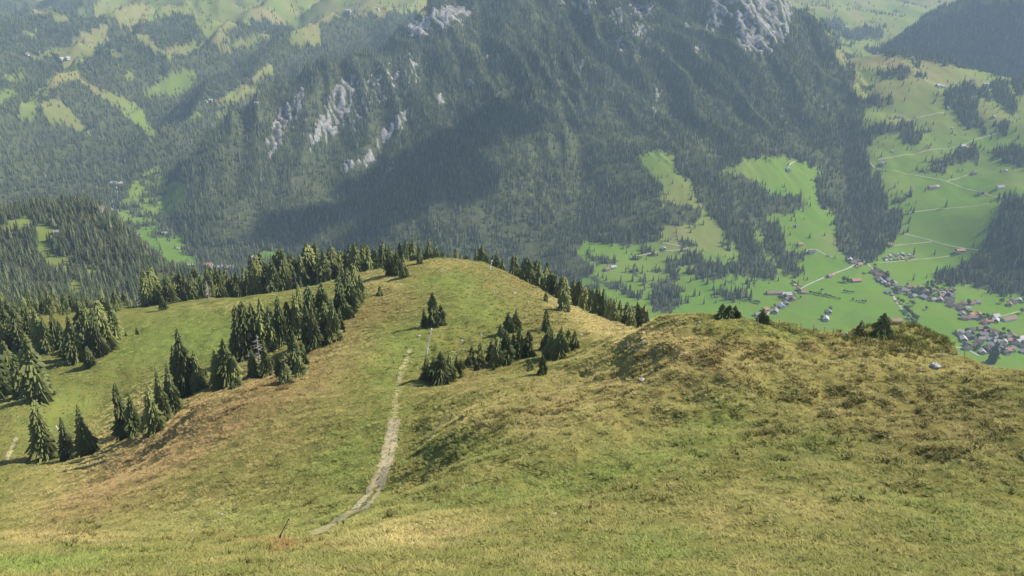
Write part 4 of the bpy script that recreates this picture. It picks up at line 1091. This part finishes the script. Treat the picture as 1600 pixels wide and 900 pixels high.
# ------------------------------------------------------------------ broad-leaved trees in the valley
def leafy_mesh(seed):
    r = random.Random(seed); v = []; f = []
    lobes = [(r.uniform(-.2, .2), r.uniform(-.2, .2), r.uniform(.4, .78), r.uniform(.18, .3)) for _ in range(7)]
    for _ in range(170):
        lx, ly, lz, lr = r.choice(lobes)
        d = Vector((r.gauss(0, 1), r.gauss(0, 1), r.gauss(0, 1))).normalized() * lr * r.uniform(.7, 1.08)
        c = Vector((lx, ly, lz)) + d
        a = d.orthogonal().normalized(); b = d.cross(a).normalized(); s = r.uniform(.05, .1)
        a = (a + d * r.uniform(-2, 2)).normalized() * s; b = b * s
        i = len(v); v += [c - a, c + b, c + a, c - b]; f.append((i, i + 1, i + 2, i + 3))
    return mesh('crown', v, f, M_BROAD)
LEAFY = [leafy_mesh(i) for i in range(4)]
def broad(u, v, h, label, group, wid=1.0):
    p = hit(u, v, 700)
    if p is None: return
    e = bpy.data.objects.new('broadleaf_tree', None); COL.objects.link(e)
    e.location = (p[0], p[1], p[2] + CAMZ); e.scale = (h * wid, h * wid, h); e.rotation_euler = (0, 0, random.uniform(0, 6.28))
    link('trunk', TRUNK_T, None, e); link('crown', random.choice(LEAFY), None, e)
    tag(e, label, 'tree', group)
rr_ = random.Random(5)
sl = [(1352, 412), (1372, 428), (1386, 440), (1397, 458), (1404, 474), (1414, 488), (1422, 500), (1430, 512), (1436, 522)]
for i in range(38):
    t = rr_.uniform(0, len(sl) - 1.01); k = int(t); a = t - k
    t2 = min(t * 1.0, 8)
    broad(sl[k][0] * (1 - a) + sl[k + 1][0] * a + rr_.uniform(-1, 6), sl[k][1] * (1 - a) + sl[k + 1][1] * a + rr_.uniform(-2, 2), rr_.uniform(8, 15) * (1.15 if t > 5 else .9), 'bushy tree in the dark strip along the stream', 'trees along the stream')
for (u, v, h, lab) in [(1319, 441, 16, 'round tree left of the tan farmhouse on the plain'), (1325, 442, 14, 'round tree touching the tan farmhouse on the plain'), (1385, 434, 18, 'large round tree beside the upper street bend'), (1542, 500, 16, 'big round tree above the orange roof'), (1513, 476, 14, 'tree at the end of the reddish row'),
                        (1565, 474, 14, 'tree left of the houses below the right-hand wood'), (1427, 478, 14, 'tree on the meadow right of the stream'), (1447, 484, 10, 'bush on the meadow below the upper village'), (1422, 474, 9, 'small tree on the meadow right of the stream'), (1297, 486, 12, 'tree behind the grey house on the plain'), (1284, 499, 10, 'dark tree left of the lone white house'),
                        (1600, 472, 14, 'tree at the right edge of the meadow below the wood'), (1596, 490, 14, 'tree beside the lane past the large barn'), (1284, 455, 8, 'bush on the plain beyond the hedge')]:
    broad(u, v, h, lab, 'single round trees in the valley', 1.1)
for poly, n_, where in (([(1400, 446), (1470, 448), (1492, 456), (1480, 474), (1420, 462)], 34, 'between the houses of the upper village'), ([(1440, 438), (1500, 440), (1490, 452), (1445, 450)], 16, 'along the upper edge of the village'), ([(1505, 518), (1560, 515), (1600, 530), (1600, 550), (1530, 552)], 34, 'between the houses of the lower village'), ([(1500, 490), (1545, 490), (1550, 512), (1520, 500)], 10, 'beside the village street'),
                       ([(1200, 476), (1245, 455), (1262, 460), (1225, 490)], 12, 'between the houses on the main road')):
    us = [p[0] for p in poly]; vs = [p[1] for p in poly]; k = 0
    while k < n_:
        u, v = rr_.uniform(min(us), max(us)), rr_.uniform(min(vs), max(vs))
        if inpoly(poly, np.array([u]), np.array([v]))[0]:
            broad(u, v, rr_.uniform(6, 13), 'bushy garden tree ' + where, 'garden trees ' + where, 1.1); k += 1
for a, b, n_, where in (((1266, 458), (1312, 468), 16, 'in the long hedge row across the plain'), ((1319, 456), (1333, 458), 5, 'in the short hedge right of the long one'), ((1333, 470), (1352, 473), 5, 'in the lower short hedge on the plain'), ((1160, 470), (1186, 474), 8, 'in the row left of the main road'), ((1238, 442), (1252, 450), 6, 'beside the lane above the main road')):
    for i in range(n_):
        t = i / (n_ - 1)
        broad(a[0] + (b[0] - a[0]) * t, a[1] + (b[1] - a[1]) * t + rr_.uniform(-.7, .7), rr_.uniform(4, 8), (ORD[i] if i == 0 else ORD[i] + ' from left,') + ' bushy tree ' + where, 'trees ' + where, 1.2)

# ------------------------------------------------------------------ snow-making lances, marker poles, fence posts, stones
M_PALE = simple_mat('pale_metal', (.74, .74, .72), (.82, .82, .80), 3, .4)
M_POLE = simple_mat('dark_metal', (.05, .05, .05), (.09, .09, .09), 3, .5)
M_GREYP = simple_mat('weathered_pole', (.28, .28, .26), (.40, .40, .38), 3, .6)
M_POST = simple_mat('weathered_wood', (.24, .21, .16), (.42, .38, .30), 4)
M_STONE = simple_mat('limestone', (.20, .19, .165), (.40, .385, .35), 2.5)

def tube(pts, ns=8):
    v = []; f = []
    for k, (p, r) in enumerate(pts):
        a = Vector(pts[max(k - 1, 0)][0]); b = Vector(pts[min(k + 1, len(pts) - 1)][0]); d = (b - a).normalized()
        s = d.orthogonal().normalized(); t = d.cross(s)
        for q in range(ns):
            v.append(Vector(p) + (s * math.cos(q * 6.2832 / ns) + t * math.sin(q * 6.2832 / ns)) * r)
    for k in range(len(pts) - 1):
        for q in range(ns):
            f.append((k * ns + q, k * ns + (q + 1) % ns, (k + 1) * ns + (q + 1) % ns, (k + 1) * ns + q))
    f.append(tuple(range(ns))[::-1]); f.append(tuple(range((len(pts) - 1) * ns, len(pts) * ns)))
    return v, f

def lance(ub, vb, ut, vt, rad, m, label, head=True, Y=None):
    p = hit(ub, vb, 40) if Y is None else onray(ub, vb, Y)
    dx, dy, dz = [float(q) for q in ray(ut, vt)]
    tx, tz = dx / dy * p[1], dz / dy * p[1]
    top = Vector((tx - p[0], -.15 * abs(tz - p[2]), tz - p[2]))
    e = bpy.data.objects.new('snow_lance', None); COL.objects.link(e); e.location = (p[0], p[1], p[2] + CAMZ)
    v, f = tube([((0, 0, -.5), rad * 1.6), (top * .32, rad * 1.6), (top * .325, rad), (top * .97, rad * .8)])
    link('pole', mesh('pole', v, f, m), None, e)
    v, f = tube([(top * .96, rad * 1.2), (top, rad * 1.2), (top * 1.01, rad)])
    link('nozzle_head', mesh('nozzle_head', v, f, m), None, e)
    v, f = tube([((0, 0, -.3), rad * 2.4), ((0, 0, .2), rad * 2.4), ((0, 0, .24), rad * 1.7)])
    link('base', mesh('base', v, f, M_GREYP), None, e)
    tag(e, label, 'pole', 'snow-making lances along the piste')
lance(665, 557, 675, 511, .14, M_PALE, 'white tilted snow lance on the piste below the dark spruces')
lance(433, 846, 453, 806, .05, M_POLE, 'thin dark tilted snow lance at the end of the track')
lance(670, 684, 700, 640, .055, M_GREYP, 'grey tilted snow lance beside the gravel track')
lance(97, 682, 89, 664, .13, M_PALE, 'white tilted lance beside the tall lone spruce')
lance(765, 421, 769, 406, .2, M_PALE, 'pale snow lance standing on the knoll top')

def post(u, v, h, label, group, tilt=0):
    p = hit(u, v, 40)
    e = link('fence_post', None); e.location = (p[0], p[1], p[2] + CAMZ)
    e.rotation_euler = (random.uniform(-.06, .06), tilt + random.uniform(-.06, .06), 0)
    vv, ff = tube([((0, 0, -.3), .065), ((.01, 0, h * .5), .06), ((0, .01, h * .97), .055), ((0, .01, h), .03)], 7)
    link('stake', mesh('stake', vv, ff, M_POST), None, e)
    i0, f0 = tube([((-.075, 0, h * .8), .02), ((.075, 0, h * .8), .02)], 6)
    link('insulator', mesh('insulator', i0, f0, M_POLE), None, e)
    tag(e, label, 'fence post', group)
for i, u in enumerate([1163, 1183, 1216, 1235, 1251, 1271, 1287, 1301]):
    v = 499 + max(0, u - 1150) * .13
    post(u, v + 5, 1.25 + (i % 3) * .15, ('leftmost' if i == 0 else ORD[i] + ' from the left') + ' wooden fence post on the crest above the plain', 'fence posts on the crest')
for i, (u, v) in enumerate([(1432, 551), (1451, 556), (1471, 557), (1506, 560), (1534, 563), (1560, 572)]):
    post(u, v, 1.4, ('leftmost' if i == 0 else ORD[i] + ' from the left') + ' wooden fence post beside the dark path', 'fence posts beside the path')
for i, (u, v) in enumerate([(897, 490), (938, 501), (950, 506), (962, 509)]):
    post(u, v, 1.6, ('leftmost' if i == 0 else ORD[i] + ' from the left') + ' fence post on the ridge falling right of the knoll', 'fence posts on the knoll ridge')

def stone_mesh(seed, flat=.5):
    r = random.Random(seed); v = []; f = []
    n1, n2 = 5, 8
    for i in range(n1 + 1):
        th = math.pi * i / n1
        for j in range(n2):
            a = 6.2832 * j / n2; q = r.uniform(.75, 1.15)
            v.append((math.sin(th) * math.cos(a) * q, math.sin(th) * math.sin(a) * q * .8, math.cos(th) * flat * r.uniform(.85, 1.1)))
    for i in range(n1):
        for j in range(n2):
            f.append((i * n2 + j, (i + 1) * n2 + j, (i + 1) * n2 + (j + 1) % n2, i * n2 + (j + 1) % n2))
    return mesh('boulder', v, f, M_STONE)
STONES = [stone_mesh(i) for i in range(5)]
for i, (u, v, s, lab) in enumerate([(1461, 573, .95, 'flat pale boulder below the dark path on the right'), (1440, 579, .35, 'small stone left of the flat pale boulder'), (1003, 594, .55, 'pale slab lying on the right-hand slope'), (673, 688, .35, 'white stone at the foot of the grey lance'), (690, 692, .22, 'small stone near the grey lance'),
    (804, 459, .8, 'pale rock on the right face of the knoll'), (772, 457, .5, 'small white rock on the knoll face'), (825, 472, .5, 'white stone right on the knoll flank'), (872, 480, 1.0, 'pale rock under the spruce on the knoll flank'), (752, 524, .5, 'white stone in the grass above the hollow'),
    (722, 533, .55, 'white stone left of the hollow clump'), (908, 523, .5, 'pale stone right of the hollow clump'), (866, 803, .2, 'small stone in the lower grass'), (346, 804, .3, 'white stone on the left slope'), (300, 829, .22, 'white stone near the left foreground edge'), (560, 790, .3, 'pale stone at the end of the track'),
    (655, 525, .5, 'pale stone by the piste spruces'), (984, 541, .6, 'pale rock in the rubble on the hump edge'), (996, 548, .5, 'second pale rock in the rubble on the hump edge'), (1006, 535, .5, 'upper pale rock in the rubble on the hump edge'), (1093, 504, .4, 'stone on the crest left of the bushy trio'), (1236, 790, .18, 'tiny stone on the right-hand lower slope')]):
    p = hit(u, v, 40)
    o = link('boulder', STONES[i % 5]); o.location = (p[0], p[1], p[2] + CAMZ + s * .12); o.scale = (s, s, s); o.rotation_euler = (0, 0, random.uniform(0, 6))
    tag(o, lab, 'rock', 'pale stones on the grass')

# ------------------------------------------------------------------ grass and dwarf shrubs
def tint_mat(name, mul=1.0):
    m, n, l, b = mat(name)
    a = n.new('ShaderNodeAttribute'); a.attribute_type = 'INSTANCER'; a.attribute_name = 'tint'
    oi = n.new('ShaderNodeObjectInfo')
    h = n.new('ShaderNodeHueSaturation'); l.new(a.outputs['Color'], h.inputs['Color']); l.new(ramp(n, l, oi.outputs['Random'], 0, 1, .84 * mul, 1.18 * mul), h.inputs['Value'])
    l.new(h.outputs[0], b.inputs['Base Color'])
    b.inputs['Specular IOR Level'].default_value = .1
    return m
M_TUFT = tint_mat('grass_blades')
def tuft_mesh(seed, blades, spread, lean):
    r = random.Random(seed); v = []; f = []
    for _ in range(blades):
        a = r.uniform(0, 6.2832); d = spread * math.sqrt(r.random()); h = r.uniform(.55, 1.05); w_ = r.uniform(.035, .07)
        bx, by = d * math.cos(a), d * math.sin(a)
        b2 = r.uniform(0, 6.2832); ox, oy = math.cos(a) * lean * h * r.uniform(.4, 1.2) + .08 * math.cos(b2), math.sin(a) * lean * h * r.uniform(.4, 1.2) + .08 * math.sin(b2)
        c, s = math.cos(b2) * w_, math.sin(b2) * w_
        i = len(v)
        v += [(bx - c, by - s, -.1), (bx + c, by + s, -.1), (bx + ox * .45 + c * .8, by + oy * .45 + s * .8, h * .6), (bx + ox * .45 - c * .8, by + oy * .45 - s * .8, h * .6), (bx + ox * 1.1, by + oy * 1.1, h)]
        f += [(i, i + 1, i + 2, i + 3), (i + 3, i + 2, i + 4)]
    return mesh('grass_tussock', v, f, M_TUFT)
TUFTS = []
for i, (u, v, lab) in enumerate([(920, 820, 'dark grass tussock on the lower slope below the hump'), (380, 882, 'dark grass tussock at the left foreground edge'), (1370, 868, 'dark grass tussock low on the right-hand slope')]):
    o = link('grass_tussock', tuft_mesh(20 + i, 26, .42, .7)); p = hit(u, v, 40); o.location = (p[0], p[1], p[2] + CAMZ); o.scale = (.7, .7, .55)
    o['tint'] = (.07, .08, .025)
    tag(o, lab, 'grass', 'dark tussocks'); TUFTS.append(o)

def tinted(name, x, y, z, ii, jj, h, wd, label, bias=None):
    n = len(x)
    C = lambda *c: np.array(c)[None]
    k = lambda q: np.clip(q[ii, jj] * rng.uniform(.5, 1.2, n), 0, 1)[:, None]
    c = C(.125, .128, .036) * np.ones((n, 1)); pz = np.clip(fbm(x / 5, y / 5, 3, 170) + .3, 0, 1)[:, None]
    c = c * (1 - pz * .6) + C(.215, .180, .062) * pz * .6
    d_ = k(dry); c = c * (1 - d_) + C(.31, .245, .095) * d_
    d_ = k(brown) * .95; c = c * (1 - d_) + C(.20, .142, .060) * d_
    d_ = k(green) * .9; c = c * (1 - d_) + C(.125, .175, .038) * d_
    d_ = k(rust) * .8; c = c * (1 - d_) + C(.18, .09, .038) * d_
    c = c * 1.5
    if bias is not None: c = c * bias
    rot = np.stack([rng.uniform(-.2, .2, n), rng.uniform(-.2, .2, n), rng.uniform(0, 6.28, n)], 1)
    o = scatter(name, np.stack([x, y, z + CAMZ], 1), np.stack([wd, wd, h], 1), rot, rng.integers(0, 3, n), TUFTS, label, 'grass')
    a = o.data.attributes.new('tint', 'FLOAT_COLOR', 'POINT'); a.data.foreach_set('color', np.c_[c, np.ones(n)].astype(np.float32).ravel())
    print(name, n)
    return o
gm = nz & ~on_track & (RR < RCN + 15) & (U > -60) & (U < 1660) & (V < 940)
tus = np.clip(fbm(X / 3.2, Yg / 3.2, 3, 180) * 1.2 + .5, .08, 1) * gm
x, y, z, ii, jj = cell_points(tus * np.clip(150 / RR, .4, 3) * 7.5, 42, 165)
tinted('meadow_grass', x, y, z, ii, jj, rng.uniform(.06, .19, len(x)), rng.uniform(.3, .75, len(x)), 'rough mixed green and straw-coloured grass of the near slope')
x, y, z, ii, jj = cell_points(tus * 1.6 * (1 - .75 * np.clip(green, 0, 1)), 165, 360)
tinted('slope_grass', x, y, z, ii, jj, rng.uniform(.10, .32, len(x)), rng.uniform(.5, 1.1, len(x)), 'coarse tussocky grass on the knoll and middle slopes')
# darker clumps: bent tussock, bilberry and juniper
SHR = [(1250, 660, 150, 40, -20, .8), (1130, 560, 120, 35, 0, 1.), (960, 770, 90, 25, -35, .7), (1300, 600, 120, 30, 0, .6), (1450, 680, 180, 60, 0, .6), (1500, 620, 120, 30, 0, .5), (1150, 740, 130, 25, -20, .5), (760, 680, 90, 40, -25, .7), (860, 650, 90, 40, -25, .6), (640, 730, 30, 40, 20, .5), (420, 780, 70, 25, 0, .6), (300, 850, 200, 20, 0, .4), (660, 660, 40, 30, 0, .5), (1340, 540, 60, 12, 0, .8), (1020, 560, 60, 25, 0, .6), (820, 510, 50, 20, 0, .8), (430, 600, 80, 12, -25, 1.), (1300, 780, 60, 12, 0, .3), (700, 560, 60, 20, 0, .6), (570, 815, 90, 7, -15, 1.2), (150, 820, 80, 20, -30, .5)]
shr = np.zeros(Z.shape); shr[nz] = blobs(SHR, un, vn)[nz]
cl = np.clip((fbm(X / 4.5, Yg / 3.5, 3, 190) - .12) * 3, 0, 1) * gm
x, y, z, ii, jj = cell_points(np.clip(shr, 0, 1.2) * cl * 4.0, 42, 360)
tinted('dwarf_shrubs', x, y, z, ii, jj, rng.uniform(.2, .55, len(x)), rng.uniform(.4, .9, len(x)), 'dark low clumps of dwarf shrubs among the grass', .62)
x, y, z, ii, jj = cell_points(np.clip(blur(mound.astype(float), 9) - .15, 0, 1) * 3.2 * np.clip(.6 + fbm(X / 4, Yg / 4, 2, 199), .1, 1) * gm, 100, 190)
tinted('mound_bushes', x, y, z, ii, jj, rng.uniform(.5, 1.0, len(x)), rng.uniform(.5, .9, len(x)), 'olive green brush covering the round mound on the crest', 1.0)

# ------------------------------------------------------------------ clouds above the picture whose shade falls on the slopes
M_CLOUD, _n, _l, _b = mat('cloud')
_b.inputs['Base Color'].default_value = (.9, .9, .9, 1)
def cloud(px, radius, rmin, alt, label, seed, squash=.45):
    r = random.Random(seed)
    import bmesh
    bm = bmesh.new()
    for (u, v, s) in px:
        p = hit(u, v, rmin)
        if p is None: continue
        k = (alt - p[2]) / sv.z
        c = Vector(p) + sv * k
        for _ in range(7):
            q = bmesh.ops.create_icosphere(bm, subdivisions=2, radius=radius * s * r.uniform(.35, .75))['verts']
            off = Vector((r.gauss(0, .5), r.gauss(0, .5), r.gauss(0, .2))) * radius * s
            for w_ in q:
                w_.co = Vector((w_.co.x, w_.co.y, w_.co.z * squash)) * r.uniform(.93, 1.07) + c + off + Vector((0, 0, CAMZ))
    me = bpy.data.meshes.new('cloud'); bm.to_mesh(me); bm.free(); me.materials.append(M_CLOUD)
    for p_ in me.polygons: p_.use_smooth = True
    o = link('cloud', me)
    return tag(o, label, 'cloud', kind='stuff')
cloud([(742, 205, .9), (690, 235, 1.2), (640, 265, 1.2), (590, 300, 1.1), (700, 270, 1.1), (560, 330, 1.0), (640, 310, 1.0), (515, 342, .9), (465, 362, .8)], 98, 1500, 1500, 'cumulus cloud shading the middle of the mountain face', 1)
cloud([(1480, 60, 1), (1550, 40, 1.2), (1560, 80, 1), (1440, 70, .8), (1500, 90, 1)], 260, 3500, 1700, 'cumulus cloud shading the upper right hill', 2)

# ------------------------------------------------------------------ haze
hm = bpy.data.materials.new('haze'); hm.use_nodes = True
hn = hm.node_tree.nodes; hn.remove(hn['Principled BSDF'])
pv = hn.new('ShaderNodeVolumePrincipled')
pv.inputs['Color'].default_value = (.60, .80, 1.0, 1)
pv.inputs['Density'].default_value = HAZE_DENSITY
pv.inputs['Anisotropy'].default_value = .0
hm.node_tree.links.new(pv.outputs[0], hn['Material Output'].inputs['Volume'])
zb = float(Z.min()) + CAMZ - 1.5; zt = max(float(Z.max()) + CAMZ + 60, CAMZ + 20)
bx0, bx1, by0, by1 = -11500, 11500, -60, 13200
hv = [(x, y, z) for z in (zb, zt) for y in (by0, by1) for x in (bx0, bx1)]
hme = bpy.data.meshes.new('haze')
hme.from_pydata(hv, [], [(0, 2, 3, 1), (4, 5, 7, 6), (0, 1, 5, 4), (2, 6, 7, 3), (0, 4, 6, 2), (1, 3, 7, 5)])
haze = link('haze', hme, hm)
tag(haze, 'thin pale blue haze filling the valley air', 'haze', kind='stuff')
print('Z range', Z.min(), Z.max(), 'haze', zb, zt)
